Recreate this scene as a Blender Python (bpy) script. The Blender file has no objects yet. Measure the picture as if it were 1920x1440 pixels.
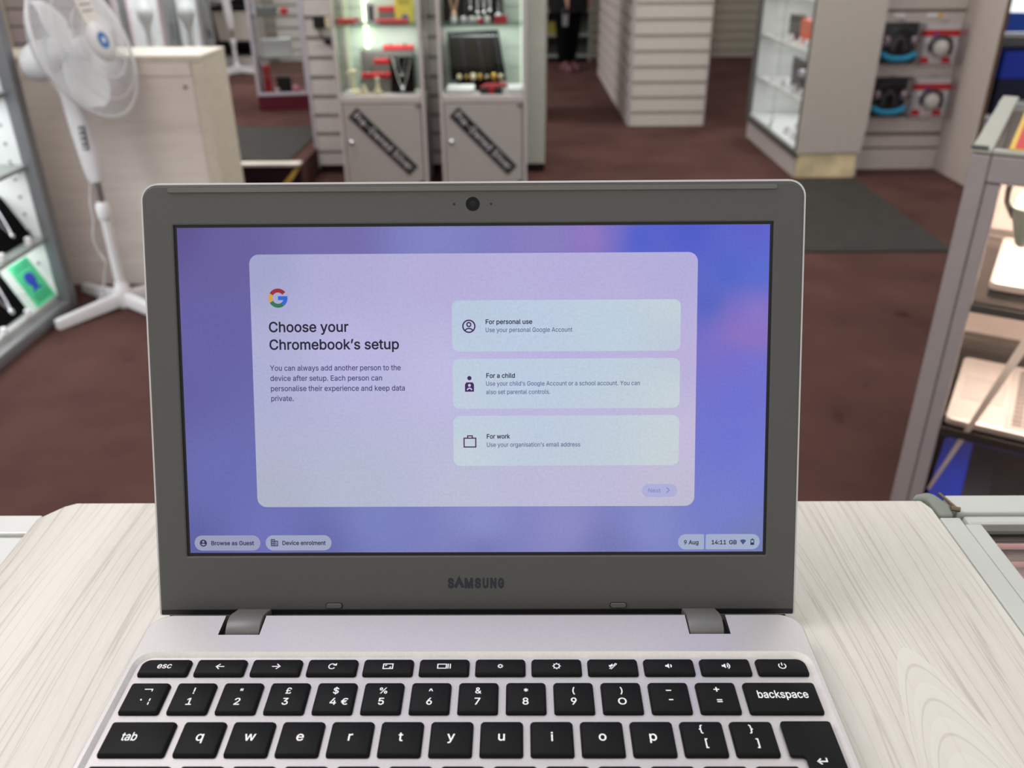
import bpy, bmesh, math, random, os
from mathutils import Vector, Matrix
random.seed(7)
SC = bpy.context.scene
COL = SC.collection
PI = math.pi
R = math.radians

# ------------------------------------------------------------------ camera, world, lights, exposure
KEYZ = 0.9657                      # height of the keyboard plane
COUNTER = 0.9532                   # height of the counter top
cam_data = bpy.data.cameras.new('camera')
cam = bpy.data.objects.new('camera', cam_data)
COL.objects.link(cam)
cam_data.sensor_fit = 'HORIZONTAL'
cam_data.sensor_width = 36.0
cam_data.lens = 36.0 * 1610 / 1920
cam_data.clip_start = 0.02
cam_data.clip_end = 60
cam.matrix_world = Matrix(((0.999939, 0.00454383, 0.01006717, 0.013),
                           (0.00683873, 0.46103357, -0.88735634, -0.298),
                           (-0.0086733, 0.88737106, 0.46097437, 1.230),
                           (0, 0, 0, 1)))
cam_data.dof.use_dof = True
cam_data.dof.focus_distance = 0.381
cam_data.dof.aperture_fstop = 11.5
SC.camera = cam

world = bpy.data.worlds.new('world')
SC.world = world
world.use_nodes = True
world.node_tree.nodes['Background'].inputs[0].default_value = (1.0, 0.982, 0.96, 1)
world.node_tree.nodes['Background'].inputs[1].default_value = 0.78

def area(name, loc, size, power, color=(1, .98, .955), rot=(0, 0, 0)):
    d = bpy.data.lights.new(name, 'AREA')
    d.shape = 'RECTANGLE'; d.size, d.size_y = size
    d.energy = power; d.color = color
    o = bpy.data.objects.new(name, d)
    o.location = loc; o.rotation_euler = rot
    COL.objects.link(o)
    return o

area('ceiling_tube', (0.35, 0.45, 2.7), (1.5, 0.6), 2)
area('ceiling_tube', (-1.35, 0.35, 2.7), (1.8, 0.9), 34, (1, .93, .99))
area('ceiling_tube', (-0.2, -1.3, 2.7), (1.5, 0.6), 4)
area('ceiling_tube', (0.7, 4.3, 2.7), (1.5, 0.5), 30)
area('ceiling_tube', (-1.6, 4.2, 2.7), (1.5, 0.5), 30, (1, .96, .97))
area('ceiling_tube', (2.0, 3.3, 2.7), (1.2, 0.5), 8)
area('ceiling_tube', (1.9, 5.9, 2.7), (1.2, 0.5), 14)
area('ceiling_tube', (-2.4, 6.6, 2.9), (1.5, 0.5), 40, (1, .96, .97))
area('ceiling_tube', (0.2, 7.4, 2.7), (0.8, 0.5), 3)

SC.view_settings.view_transform = 'Standard'
SC.view_settings.look = 'None'
SC.view_settings.exposure = 0.0
SC.view_settings.gamma = 1.0
SC.view_settings.use_curve_mapping = False
try:
    SC.cycles.use_denoising = True
    SC.cycles.max_bounces = 7
    SC.cycles.transparent_max_bounces = 24
    SC.cycles.sample_clamp_indirect = 6
except Exception:
    pass

# ------------------------------------------------------------------ materials
def lin(c):
    out = []
    for v in c:
        v = v / 255.0
        out.append(v / 12.92 if v <= 0.04045 else ((v + 0.055) / 1.055) ** 2.4)
    return (out[0], out[1], out[2], 1.0)

_mats = {}
def mat(name, rgb, rough=.5, metal=0.0, spec=.4, vary=.05, scale=30, bump=0.0, bscale=300):
    if name in _mats:
        return _mats[name]
    m = bpy.data.materials.new(name); m.use_nodes = True
    nt = m.node_tree; N = nt.nodes; L = nt.links
    b = N['Principled BSDF']
    b.inputs['Roughness'].default_value = rough
    b.inputs['Metallic'].default_value = metal
    b.inputs['Specular IOR Level'].default_value = spec
    tc = N.new('ShaderNodeTexCoord')
    nz = N.new('ShaderNodeTexNoise'); nz.inputs['Scale'].default_value = scale; nz.inputs['Detail'].default_value = 4
    L.new(tc.outputs['Object'], nz.inputs['Vector'])
    rmp = N.new('ShaderNodeValToRGB')
    c = lin(rgb)
    rmp.color_ramp.elements[0].position = .3; rmp.color_ramp.elements[1].position = .7
    rmp.color_ramp.elements[0].color = tuple(x * (1 - vary) for x in c[:3]) + (1,)
    rmp.color_ramp.elements[1].color = tuple(min(1, x * (1 + vary)) for x in c[:3]) + (1,)
    L.new(nz.outputs['Fac'], rmp.inputs['Fac'])
    L.new(rmp.outputs['Color'], b.inputs['Base Color'])
    if bump:
        n2 = N.new('ShaderNodeTexNoise'); n2.inputs['Scale'].default_value = bscale
        L.new(tc.outputs['Object'], n2.inputs['Vector'])
        bp = N.new('ShaderNodeBump'); bp.inputs['Strength'].default_value = bump; bp.inputs['Distance'].default_value = .001
        L.new(n2.outputs['Fac'], bp.inputs['Height']); L.new(bp.outputs['Normal'], b.inputs['Normal'])
    _mats[name] = m
    return m

def emit(name, rgb, strength=1.0):
    if name in _mats:
        return _mats[name]
    m = bpy.data.materials.new(name); m.use_nodes = True
    nt = m.node_tree; b = nt.nodes['Principled BSDF']
    b.inputs['Base Color'].default_value = (.01, .01, .012, 1)
    b.inputs['Roughness'].default_value = .5
    b.inputs['Specular IOR Level'].default_value = .15
    b.inputs['Emission Color'].default_value = lin(rgb)
    b.inputs['Emission Strength'].default_value = strength
    _mats[name] = m
    return m

def emit_attr(name, attr='pix', strength=1.0):
    m = bpy.data.materials.new(name); m.use_nodes = True
    nt = m.node_tree; b = nt.nodes['Principled BSDF']
    a = nt.nodes.new('ShaderNodeAttribute'); a.attribute_name = attr
    # faint woven pixel texture of the panel
    tc = nt.nodes.new('ShaderNodeTexCoord')
    nz = nt.nodes.new('ShaderNodeTexNoise'); nz.inputs['Scale'].default_value = 900; nz.inputs['Detail'].default_value = 2
    nt.links.new(tc.outputs['Object'], nz.inputs['Vector'])
    mr = nt.nodes.new('ShaderNodeMapRange'); mr.inputs['To Min'].default_value = .90 * strength; mr.inputs['To Max'].default_value = 1.10 * strength
    nt.links.new(nz.outputs['Fac'], mr.inputs['Value'])
    b.inputs['Base Color'].default_value = (.01, .01, .012, 1)
    b.inputs['Roughness'].default_value = .5
    b.inputs['Specular IOR Level'].default_value = .15
    nt.links.new(a.outputs['Color'], b.inputs['Emission Color'])
    nt.links.new(mr.outputs['Result'], b.inputs['Emission Strength'])
    return m

def glass(name, tint=(.97, .985, .975), refl=.9):
    if name in _mats:
        return _mats[name]
    m = bpy.data.materials.new(name); m.use_nodes = True
    nt = m.node_tree; N = nt.nodes; L = nt.links
    N.remove(N['Principled BSDF'])
    t = N.new('ShaderNodeBsdfTransparent'); t.inputs[0].default_value = tint + (1,)
    g = N.new('ShaderNodeBsdfGlossy'); g.inputs['Roughness'].default_value = .02
    f = N.new('ShaderNodeFresnel'); f.inputs[0].default_value = 1.45
    mu = N.new('ShaderNodeMath'); mu.operation = 'MULTIPLY'; mu.inputs[1].default_value = refl
    mx = N.new('ShaderNodeMixShader')
    L.new(f.outputs[0], mu.inputs[0]); L.new(mu.outputs[0], mx.inputs[0])
    L.new(t.outputs[0], mx.inputs[1]); L.new(g.outputs[0], mx.inputs[2])
    L.new(mx.outputs[0], N['Material Output'].inputs['Surface'])
    _mats[name] = m
    return m

def carpet_mat():
    m = bpy.data.materials.new('maroon_carpet'); m.use_nodes = True
    nt = m.node_tree; N = nt.nodes; L = nt.links; b = N['Principled BSDF']
    b.inputs['Roughness'].default_value = .95; b.inputs['Specular IOR Level'].default_value = .05
    tc = N.new('ShaderNodeTexCoord')
    n1 = N.new('ShaderNodeTexNoise'); n1.inputs['Scale'].default_value = 2.2; n1.inputs['Detail'].default_value = 5; n1.inputs['Roughness'].default_value = .6
    n2 = N.new('ShaderNodeTexNoise'); n2.inputs['Scale'].default_value = 420; n2.inputs['Detail'].default_value = 2
    n3 = N.new('ShaderNodeTexNoise'); n3.inputs['Scale'].default_value = 9; n3.inputs['Detail'].default_value = 3
    for n in (n1, n2, n3): L.new(tc.outputs['Object'], n.inputs['Vector'])
    r1 = N.new('ShaderNodeValToRGB')
    r1.color_ramp.elements[0].position = .32; r1.color_ramp.elements[1].position = .68
    r1.color_ramp.elements[0].color = lin((71, 49, 45)); r1.color_ramp.elements[1].color = lin((90, 64, 59))
    L.new(n1.outputs['Fac'], r1.inputs['Fac'])
    r3 = N.new('ShaderNodeValToRGB')                     # dark trodden spots
    r3.color_ramp.elements[0].position = .24; r3.color_ramp.elements[1].position = .33
    r3.color_ramp.elements[0].color = (.55, .55, .55, 1); r3.color_ramp.elements[1].color = (1, 1, 1, 1)
    L.new(n3.outputs['Fac'], r3.inputs['Fac'])
    mx = N.new('ShaderNodeMix'); mx.data_type = 'RGBA'; mx.blend_type = 'MULTIPLY'; mx.inputs[0].default_value = 1
    L.new(r1.outputs[0], mx.inputs[6]); L.new(r3.outputs[0], mx.inputs[7])
    L.new(mx.outputs[2], b.inputs['Base Color'])
    bp = N.new('ShaderNodeBump'); bp.inputs['Strength'].default_value = .4; bp.inputs['Distance'].default_value = .003
    L.new(n2.outputs['Fac'], bp.inputs['Height']); L.new(bp.outputs['Normal'], b.inputs['Normal'])
    return m

def wood_mat(name, light, dark, axis='Y', fine=1.0, cath=True, contrast=1.0):
    """pale laminate: long grain lines along an axis, with loose arched figures"""
    m = bpy.data.materials.new(name); m.use_nodes = True
    nt = m.node_tree; N = nt.nodes; L = nt.links; b = N['Principled BSDF']
    b.inputs['Roughness'].default_value = .42; b.inputs['Specular IOR Level'].default_value = .35
    tc = N.new('ShaderNodeTexCoord')
    # low frequency warp so that the lines wander and arch
    wn = N.new('ShaderNodeTexNoise'); wn.inputs['Scale'].default_value = 1.0; wn.inputs['Detail'].default_value = 2
    mpw = N.new('ShaderNodeMapping')
    s = {'Y': (7, 2.2, 7), 'X': (2.2, 7, 7), 'XZ': (1.6, 7, 7)}[axis]
    mpw.inputs['Scale'].default_value = s
    L.new(tc.outputs['Object'], mpw.inputs['Vector']); L.new(mpw.outputs['Vector'], wn.inputs['Vector'])
    sub = N.new('ShaderNodeVectorMath'); sub.operation = 'SUBTRACT'; sub.inputs[1].default_value = (.5, .5, .5)
    L.new(wn.outputs['Color'], sub.inputs[0])
    scl = N.new('ShaderNodeVectorMath'); scl.operation = 'MULTIPLY'
    w = .085 if cath else .03
    scl.inputs[1].default_value = (w, w, w)
    L.new(sub.outputs[0], scl.inputs[0])
    add = N.new('ShaderNodeVectorMath'); add.operation = 'ADD'
    L.new(tc.outputs['Object'], add.inputs[0]); L.new(scl.outputs[0], add.inputs[1])
    # thin lines
    mp = N.new('ShaderNodeMapping')
    mp.inputs['Scale'].default_value = {'Y': (85 * fine, 1.6, 1), 'X': (1.6, 85 * fine, 1), 'XZ': (1.6, 1.6, 70 * fine)}[axis]
    L.new(add.outputs[0], mp.inputs['Vector'])
    g1 = N.new('ShaderNodeTexNoise'); g1.inputs['Scale'].default_value = 1; g1.inputs['Detail'].default_value = 3; g1.inputs['Roughness'].default_value = .55
    L.new(mp.outputs[0], g1.inputs['Vector'])
    mp2 = N.new('ShaderNodeMapping')
    mp2.inputs['Scale'].default_value = {'Y': (900, 90, 1), 'X': (90, 900, 1), 'XZ': (60, 60, 500)}[axis]
    L.new(tc.outputs['Object'], mp2.inputs['Vector'])
    g2 = N.new('ShaderNodeTexNoise'); g2.inputs['Scale'].default_value = 1; g2.inputs['Detail'].default_value = 2
    L.new(mp2.outputs[0], g2.inputs['Vector'])
    # broad tone
    mp3 = N.new('ShaderNodeMapping')
    mp3.inputs['Scale'].default_value = {'Y': (22, 2.0, 1), 'X': (2.0, 22, 1), 'XZ': (.8, .8, 14)}[axis]
    L.new(add.outputs[0], mp3.inputs['Vector'])
    g3 = N.new('ShaderNodeTexNoise'); g3.inputs['Scale'].default_value = 1; g3.inputs['Detail'].default_value = 1
    L.new(mp3.outputs[0], g3.inputs['Vector'])
    # line mask: narrow band of the noise gives dark grain lines
    r1 = N.new('ShaderNodeValToRGB'); e = r1.color_ramp.elements
    e[0].position = .40; e[0].color = (0, 0, 0, 1); e[1].position = .62; e[1].color = (0, 0, 0, 1)
    for p_, v_ in ((.485, .15), (.505, .85), (.525, .10)):
        k = e.new(p_); k.color = (v_, v_, v_, 1)
    L.new(g1.outputs['Fac'], r1.inputs['Fac'])
    a1 = N.new('ShaderNodeMath'); a1.operation = 'MULTIPLY_ADD'; a1.inputs[1].default_value = .62 * contrast; a1.inputs[2].default_value = 0
    L.new(r1.outputs[0], a1.inputs[0])
    a2 = N.new('ShaderNodeMath'); a2.operation = 'MULTIPLY_ADD'; a2.inputs[1].default_value = .9 * contrast
    sb = N.new('ShaderNodeMath'); sb.operation = 'SUBTRACT'; sb.inputs[1].default_value = .36
    L.new(g3.outputs['Fac'], sb.inputs[0]); L.new(sb.outputs[0], a2.inputs[0]); L.new(a1.outputs[0], a2.inputs[2])
    a3 = N.new('ShaderNodeMath'); a3.operation = 'MULTIPLY_ADD'; a3.inputs[1].default_value = .35 * contrast
    sb2 = N.new('ShaderNodeMath'); sb2.operation = 'SUBTRACT'; sb2.inputs[1].default_value = .5
    L.new(g2.outputs['Fac'], sb2.inputs[0]); L.new(sb2.outputs[0], a3.inputs[0]); L.new(a2.outputs[0], a3.inputs[2])
    a3.use_clamp = True
    if cath:      # nested arches of one heart-wood figure, opening along the grain
        sx = N.new('ShaderNodeSeparateXYZ'); L.new(add.outputs[0], sx.inputs[0])
        def mth(op, a=None, b=None, c=None, clamp=False):
            n_ = N.new('ShaderNodeMath'); n_.operation = op; n_.use_clamp = clamp
            for k_, v_ in enumerate((a, b, c)):
                if v_ is None: continue
                if isinstance(v_, (int, float)): n_.inputs[k_].default_value = v_
                else: L.new(v_, n_.inputs[k_])
            return n_.outputs[0]
        dx = mth('SUBTRACT', sx.outputs[0], .176)
        adx = mth('ABSOLUTE', dx)
        par = mth('MULTIPLY', mth('MULTIPLY', dx, dx), 140.0)
        g_ = mth('ADD', mth('ADD', sx.outputs[1], .008), par)              # 0 at the outermost apex, negative inside
        fr = mth('FRACT', mth('MULTIPLY', g_, 50.0))
        ln_ = mth('MULTIPLY', mth('LESS_THAN', mth('ABSOLUTE', mth('SUBTRACT', fr, .5)), .05), .30)
        sh_ = mth('MULTIPLY', mth('SUBTRACT', 1.0, fr), .12)
        inside_ = mth('MULTIPLY', mth('LESS_THAN', g_, 0.0), mth('GREATER_THAN', g_, -.20))
        fade = mth('SUBTRACT', 1.0, mth('MULTIPLY', mth('SUBTRACT', adx, .018), 60.0), None, True)
        fig = mth('MULTIPLY', mth('MULTIPLY', mth('ADD', ln_, sh_), inside_), fade)
        keep = mth('SUBTRACT', 1.0, mth('MULTIPLY', mth('MULTIPLY', inside_, fade), .75))
        tot = mth('ADD', mth('MULTIPLY', a3.outputs[0], keep), fig, None, True)
    else:
        tot = a3.outputs[0]
    mx = N.new('ShaderNodeMix'); mx.data_type = 'RGBA'
    mx.inputs[6].default_value = lin(light); mx.inputs[7].default_value = lin(dark)
    L.new(tot, mx.inputs[0]); L.new(mx.outputs[2], b.inputs['Base Color'])
    return m

# ------------------------------------------------------------------ geometry helpers
def rrect(x0, x1, y0, y1, r, n=6, corners=(1, 1, 1, 1)):
    """rounded rectangle, counter-clockwise from the lower left; corners scale the radius (bl, br, tr, tl)"""
    pts = []
    for (cx, cy, a0, k) in ((x0, y0, PI, 0), (x1, y0, -PI / 2, 1), (x1, y1, 0, 2), (x0, y1, PI / 2, 3)):
        rr = max(r * corners[k], 1e-6)
        sx = 1 if k in (0, 3) else -1
        sy = 1 if k in (0, 1) else -1
        for i in range(n + 1):
            a = a0 + (PI / 2) * i / n
            pts.append((cx + sx * rr + rr * math.cos(a), cy + sy * rr + rr * math.sin(a)))
    return pts

class B:
    def __init__(self):
        self.bm = bmesh.new()
    def box(self, x0, x1, y0, y1, z0, z1):
        v = [self.bm.verts.new((x, y, z)) for z in (z0, z1) for y in (y0, y1) for x in (x0, x1)]
        for f in ((0, 2, 3, 1), (4, 5, 7, 6), (0, 1, 5, 4), (1, 3, 7, 5), (3, 2, 6, 7), (2, 0, 4, 6)):
            self.bm.faces.new([v[i] for i in f])
        return self
    def hexa(self, bottom, top):
        """solid between two quads (each four points, counter-clockwise seen from above)"""
        v = [self.bm.verts.new(p) for p in bottom] + [self.bm.verts.new(p) for p in top]
        for f in ((3, 2, 1, 0), (4, 5, 6, 7), (0, 1, 5, 4), (1, 2, 6, 5), (2, 3, 7, 6), (3, 0, 4, 7)):
            self.bm.faces.new([v[i] for i in f])
        return self
    def loft(self, loops, cap0=True, cap1=True, closed=True):
        rows = [[self.bm.verts.new(p) for p in lp] for lp in loops]
        n = len(rows[0])
        for a, b in zip(rows, rows[1:]):
            for i in range(n if closed else n - 1):
                j = (i + 1) % n
                self.bm.faces.new((a[i], a[j], b[j], b[i]))
        if cap0: self.bm.faces.new(rows[0][::-1])
        if cap1: self.bm.faces.new(rows[-1])
        return self
    def prism(self, pts, z0, z1, T=None):
        T = T or (lambda p: p)
        self.loft([[T((x, y, z0)) for x, y in pts], [T((x, y, z1)) for x, y in pts]])
        return self
    def tube(self, path, r, n=8, closed=False):
        path = [Vector(p) for p in path]
        rs = r if isinstance(r, (list, tuple)) else [r] * len(path)
        loops = []
        prev = None
        for i, p in enumerate(path):
            if closed:
                d = path[(i + 1) % len(path)] - path[i - 1]
            else:
                d = path[min(i + 1, len(path) - 1)] - path[max(i - 1, 0)]
            d = d.normalized() if d.length > 1e-9 else Vector((0, 0, 1))
            if prev is None:
                up = Vector((0, 0, 1)) if abs(d.z) < .9 else Vector((1, 0, 0))
                a = d.cross(up).normalized()
            else:
                a = (prev - d * prev.dot(d))
                a = a.normalized() if a.length > 1e-6 else d.orthogonal().normalized()
            prev = a
            b = d.cross(a)
            loops.append([p + (a * math.cos(t) + b * math.sin(t)) * rs[i] for t in [2 * PI * k / n for k in range(n)]])
        if closed:
            loops.append(loops[0]); self.loft(loops, False, False)
        else:
            self.loft(loops)
        return self
    def lathe(self, prof, n=24, T=None):
        """profile of (radius, height) turned about Z, then moved by matrix T"""
        T = T or Matrix()
        loops = [[T @ Vector((r * math.cos(2 * PI * k / n), r * math.sin(2 * PI * k / n), z)) for k in range(n)] for r, z in [(max(r, 1e-5), z) for r, z in prof]]
        self.loft(loops)
        return self
    def ball(self, c, r, n=12, sq=(1, 1, 1)):
        prof = [(math.sin(PI * i / n), -math.cos(PI * i / n)) for i in range(n + 1)]
        T = Matrix.Translation(c) @ Matrix.Diagonal((r * sq[0], r * sq[1], r * sq[2], 1))
        return self.lathe(prof, 2 * n, T)
    def poly(self, pts, z=0):
        self.bm.faces.new([self.bm.verts.new((x, y, z)) for x, y in pts]); return self
    def stroke(self, pts, w, z=0, closed=False):
        P = [Vector(p) for p in pts]; n = len(P); L_, R_ = [], []
        for i, p in enumerate(P):
            a = P[i - 1] if (i > 0 or closed) else None
            b = P[(i + 1) % n] if (i < n - 1 or closed) else None
            d1 = (p - a).normalized() if a is not None else None
            d2 = (b - p).normalized() if b is not None else None
            if d1 is None: d1 = d2
            if d2 is None: d2 = d1
            t = (d1 + d2)
            t = t.normalized() if t.length > 1e-6 else d1
            nn = Vector((-t.y, t.x)); k = max(.35, nn.dot(Vector((-d1.y, d1.x))))
            L_.append(p + nn * (w / 2 / k)); R_.append(p - nn * (w / 2 / k))
        vl = [self.bm.verts.new((q.x, q.y, z)) for q in L_]; vr = [self.bm.verts.new((q.x, q.y, z)) for q in R_]
        for i in range(n if closed else n - 1):
            j = (i + 1) % n
            self.bm.faces.new((vr[i], vr[j], vl[j], vl[i]))
        return self
    def arc(self, c, r, a0, a1, w, z=0, n=24):
        return self.stroke([(c[0] + r * math.cos(R(a0 + (a1 - a0) * i / n)), c[1] + r * math.sin(R(a0 + (a1 - a0) * i / n))) for i in range(n + 1)], w, z)
    def disc(self, c, r, z=0, n=28):
        return self.poly([(c[0] + r * math.cos(2 * PI * i / n), c[1] + r * math.sin(2 * PI * i / n)) for i in range(n)], z)
    def ring(self, c, r, w, z=0, n=32):
        return self.stroke([(c[0] + r * math.cos(2 * PI * i / n), c[1] + r * math.sin(2 * PI * i / n)) for i in range(n)], w, z, True)
    def mesh(self, me, T=None):
        k = len(self.bm.verts)
        self.bm.from_mesh(me)
        if T is not None:
            self.bm.verts.ensure_lookup_table()
            for v in self.bm.verts[k:]: v.co = T @ v.co
        return self
    def build(self, name, m, parent=None, loc=(0, 0, 0), rot=(0, 0, 0), bevel=0, seg=2, smooth=0):
        bm = self.bm
        bmesh.ops.recalc_face_normals(bm, faces=bm.faces[:])
        if bevel:
            es = [e for e in bm.edges if len(e.link_faces) == 2 and e.calc_face_angle(0) > R(35)]
            bmesh.ops.bevel(bm, geom=es, offset=bevel, segments=seg, profile=.5, affect='EDGES', clamp_overlap=True)
        me = bpy.data.meshes.new(name)
        bm.to_mesh(me); bm.free()
        me.materials.append(m)
        if smooth:
            me.polygons.foreach_set('use_smooth', [True] * len(me.polygons))
            try: me.set_sharp_from_angle(angle=R(smooth))
            except Exception: pass
        o = bpy.data.objects.new(name, me)
        COL.objects.link(o)
        o.location = loc; o.rotation_euler = rot
        if parent is not None: o.parent = parent
        return o

def flip_up(o):
    """flat overlay faces all look along local +Z"""
    me = o.data
    for p in me.polygons:
        if p.normal.z < 0: p.flip()
    return o

def tag(o, label, cat, group=None, kind=None):
    o['label'] = label; o['category'] = cat
    if group: o['group'] = group
    if kind: o['kind'] = kind
    return o
def thing(name, label, cat, loc=(0, 0, 0), rz=0, group=None):
    o = bpy.data.objects.new(name, None); COL.objects.link(o)
    o.empty_display_size = .05
    o.location = loc; o.rotation_euler = (0, 0, rz)
    return tag(o, label, cat, group)
def struct(o):
    o['kind'] = 'structure'; return o
def dup(root, loc, rz=None, label=None):
    def cp(o, par):
        c = o.copy(); COL.objects.link(c)
        if par is not None: c.parent = par
        for ch in kids.get(o.name, []): cp(ch, c)
        return c
    kids = {}
    for o in list(COL.objects):
        if o.parent is not None: kids.setdefault(o.parent.name, []).append(o)
    r = cp(root, None)
    r.location = loc
    if rz is not None: r.rotation_euler = (0, 0, rz)
    if label: r['label'] = label
    return r

FONT = None
try:
    FONT = bpy.data.fonts.load(os.path.join(bpy.utils.system_resource('DATAFILES', path='fonts'), 'Inter.woff2'))
except Exception:
    FONT = None

_cap = []
def outlines(t, res, spacing):
    """closed outlines of a line of text, each with its signed area"""
    c = bpy.data.curves.new('lettering', 'FONT'); c.body = t
    if FONT: c.font = FONT
    c.size = 1.0; c.resolution_u = res; c.fill_mode = 'NONE'; c.space_character = spacing
    o = bpy.data.objects.new('lettering', c)
    me = bpy.data.meshes.new_from_object(o)
    nb = {}
    for e in me.edges:
        a, b = e.vertices
        nb.setdefault(a, []).append(b); nb.setdefault(b, []).append(a)
    seen = set(); loops = []
    for st_ in range(len(me.vertices)):
        if st_ in seen or st_ not in nb: continue
        lp = [st_]; seen.add(st_); cur = st_
        # follow increasing index first so that the contour keeps its direction
        while True:
            nx = [q for q in nb[cur] if q not in seen]
            if not nx: break
            cur = min(nx) if len(lp) == 1 else nx[0]
            seen.add(cur); lp.append(cur)
        pts = [(me.vertices[q].co.x, me.vertices[q].co.y) for q in lp]
        if len(pts) > 2:
            ar = .5 * sum(pts[k][0] * pts[(k + 1) % len(pts)][1] - pts[(k + 1) % len(pts)][0] * pts[k][1] for k in range(len(pts)))
            if abs(ar) > 1e-7: loops.append((pts, ar))
    bpy.data.objects.remove(o); bpy.data.curves.remove(c); bpy.data.meshes.remove(me)
    return loops
def winding_fill(polys):
    """trapezoids covering the area whose winding number is not zero (outlines may overlap or cross themselves)"""
    E_ = []
    for pl_ in polys:
        for k in range(len(pl_)):
            (ax, ay), (bx, by) = pl_[k - 1], pl_[k]
            if abs(ay - by) > 1e-7: E_.append((ax, ay, bx, by, 1) if ay < by else (bx, by, ax, ay, -1))
    ys = {round(e[1], 6) for e in E_} | {round(e[3], 6) for e in E_}
    for a in range(len(E_)):
        x1, y1, x2, y2, _ = E_[a]
        for b in range(a):
            x3, y3, x4, y4, _ = E_[b]
            if min(y2, y4) <= max(y1, y3) or max(x1, x2) < min(x3, x4) or max(x3, x4) < min(x1, x2): continue
            s1 = (x2 - x1) / (y2 - y1); s2 = (x4 - x3) / (y4 - y3)
            if abs(s1 - s2) < 1e-9: continue
            y = (x3 - x1 + s1 * y1 - s2 * y3) / (s1 - s2)
            if max(y1, y3) < y < min(y2, y4): ys.add(round(y, 6))
    ys = sorted(ys); out = []
    for ya, yb in zip(ys, ys[1:]):
        if yb - ya < 2e-6: continue
        ym = (ya + yb) / 2; sp_ = []
        for (x1, y1, x2, y2, d) in E_:
            if y1 <= ym < y2:
                k = (x2 - x1) / (y2 - y1)
                sp_.append((x1 + k * (ym - y1), x1 + k * (ya - y1), x1 + k * (yb - y1), d))
        sp_.sort(); wn = 0
        for k, q in enumerate(sp_):
            was = wn; wn += q[3]
            if was == 0: st_ = q
            if wn == 0: out.append(((st_[1], ya), (q[1], ya), (q[2], yb), (st_[2], yb)))
    return out
def grow(pts, d):
    out = []; n = len(pts)
    for k in range(n):
        a = Vector(pts[k - 1]); b = Vector(pts[k]); c = Vector(pts[(k + 1) % n])
        d1 = b - a; d2 = c - b
        if d1.length < 1e-7 or d2.length < 1e-7: out.append(pts[k]); continue
        d1.normalize(); d2.normalize()
        n1 = Vector((d1.y, -d1.x)); n2 = Vector((d2.y, -d2.x))
        m_ = n1 + n2
        if m_.length < .2: out.append(pts[k]); continue
        m_.normalize(); q = b + m_ * (d / max(.5, m_.dot(n1)))
        out.append((q.x, q.y))
    return out
def text_mesh(s, size=1.0, width=None, bold=0.0, align='LEFT', res=3, spacing=1.0):
    """text outlines as a flat mesh; baseline on y = 0; capitals are .72 of size; width stretches it to an exact length;
    bold is in parts of the size"""
    if not _cap: _cap.append(max(p_[1] for l in outlines('H', 2, 1) for p_ in l[0]) / .72)
    loops = outlines(s, res, spacing)
    big = max(loops, key=lambda l: abs(l[1]))
    sg = 1 if big[1] > 0 else -1
    polys = [l[0] if sg > 0 else l[0][::-1] for l in loops]
    if bold: polys = [grow(q, bold) for q in polys]
    # gather outlines that overlap sideways into one glyph and fill each glyph by itself
    polys.sort(key=lambda q: min(v[0] for v in q))
    groups = []; hi = -9e9
    for q in polys:
        if min(v[0] for v in q) > hi: groups.append([])
        groups[-1].append(q); hi = max(hi, max(v[0] for v in q))
    verts, faces = [], []
    for g_ in groups:
        for qd in winding_fill(g_):
            b_ = len(verts); verts += list(qd); faces.append((b_, b_ + 1, b_ + 2, b_ + 3))
    xs = [v[0] for v in verts]
    x0, x1 = min(xs), max(xs)
    ky = size / _cap[0]
    kx = (width / (x1 - x0)) if width else ky
    sh = {'LEFT': 0, 'CENTER': .5 * (x1 - x0), 'RIGHT': x1 - x0}[align]
    me = bpy.data.meshes.new('lettering')
    me.from_pydata([((x - x0 - sh) * kx, y * ky, 0) for x, y in verts], [], faces)
    return me

# shared materials
ALU = mat('pale_aluminium', (168, 165, 163), .38, .25, .5, .03)
ALUW = mat('white_aluminium', (205, 207, 203), .35, .1, .5, .02)
GREYP = mat('grey_laminate', (186, 180, 174), .5, 0, .4, .03)
SLAT = mat('slatwall_laminate', (206, 200, 196), .5, 0, .4, .03)
GROOVE = mat('slatwall_groove', (150, 144, 140), .6, 0, .3, .03)
WHITE = mat('white_plastic', (222, 221, 221), .35, 0, .5, .02)
WHITEP = mat('white_panel', (224, 225, 222), .5, 0, .4, .02)
BLACK = mat('black_velvet', (14, 14, 15), .9, 0, .05, .1)
BLACKP = mat('black_plastic', (22, 22, 23), .4, 0, .4, .05)
RED = mat('red_card', (200, 30, 42), .5, 0, .4, .05)
CREAM = mat('cream_leatherette', (226, 214, 178), .5, 0, .4, .03)
GOLD = mat('gold_chain', (205, 170, 90), .3, .9, .5, .05)
SILVER = mat('silver_chain', (225, 225, 228), .2, 1, .5, .03)
CHROME = mat('chrome', (200, 200, 205), .15, 1, .5, .02)
BLUE = mat('blue_card', (30, 72, 172), .45, 0, .4, .05)
GLASS = glass('clear_glass')
DARK = mat('dark_rubber', (58, 56, 53), .9, 0, .15, .12, 12, .3)

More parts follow.
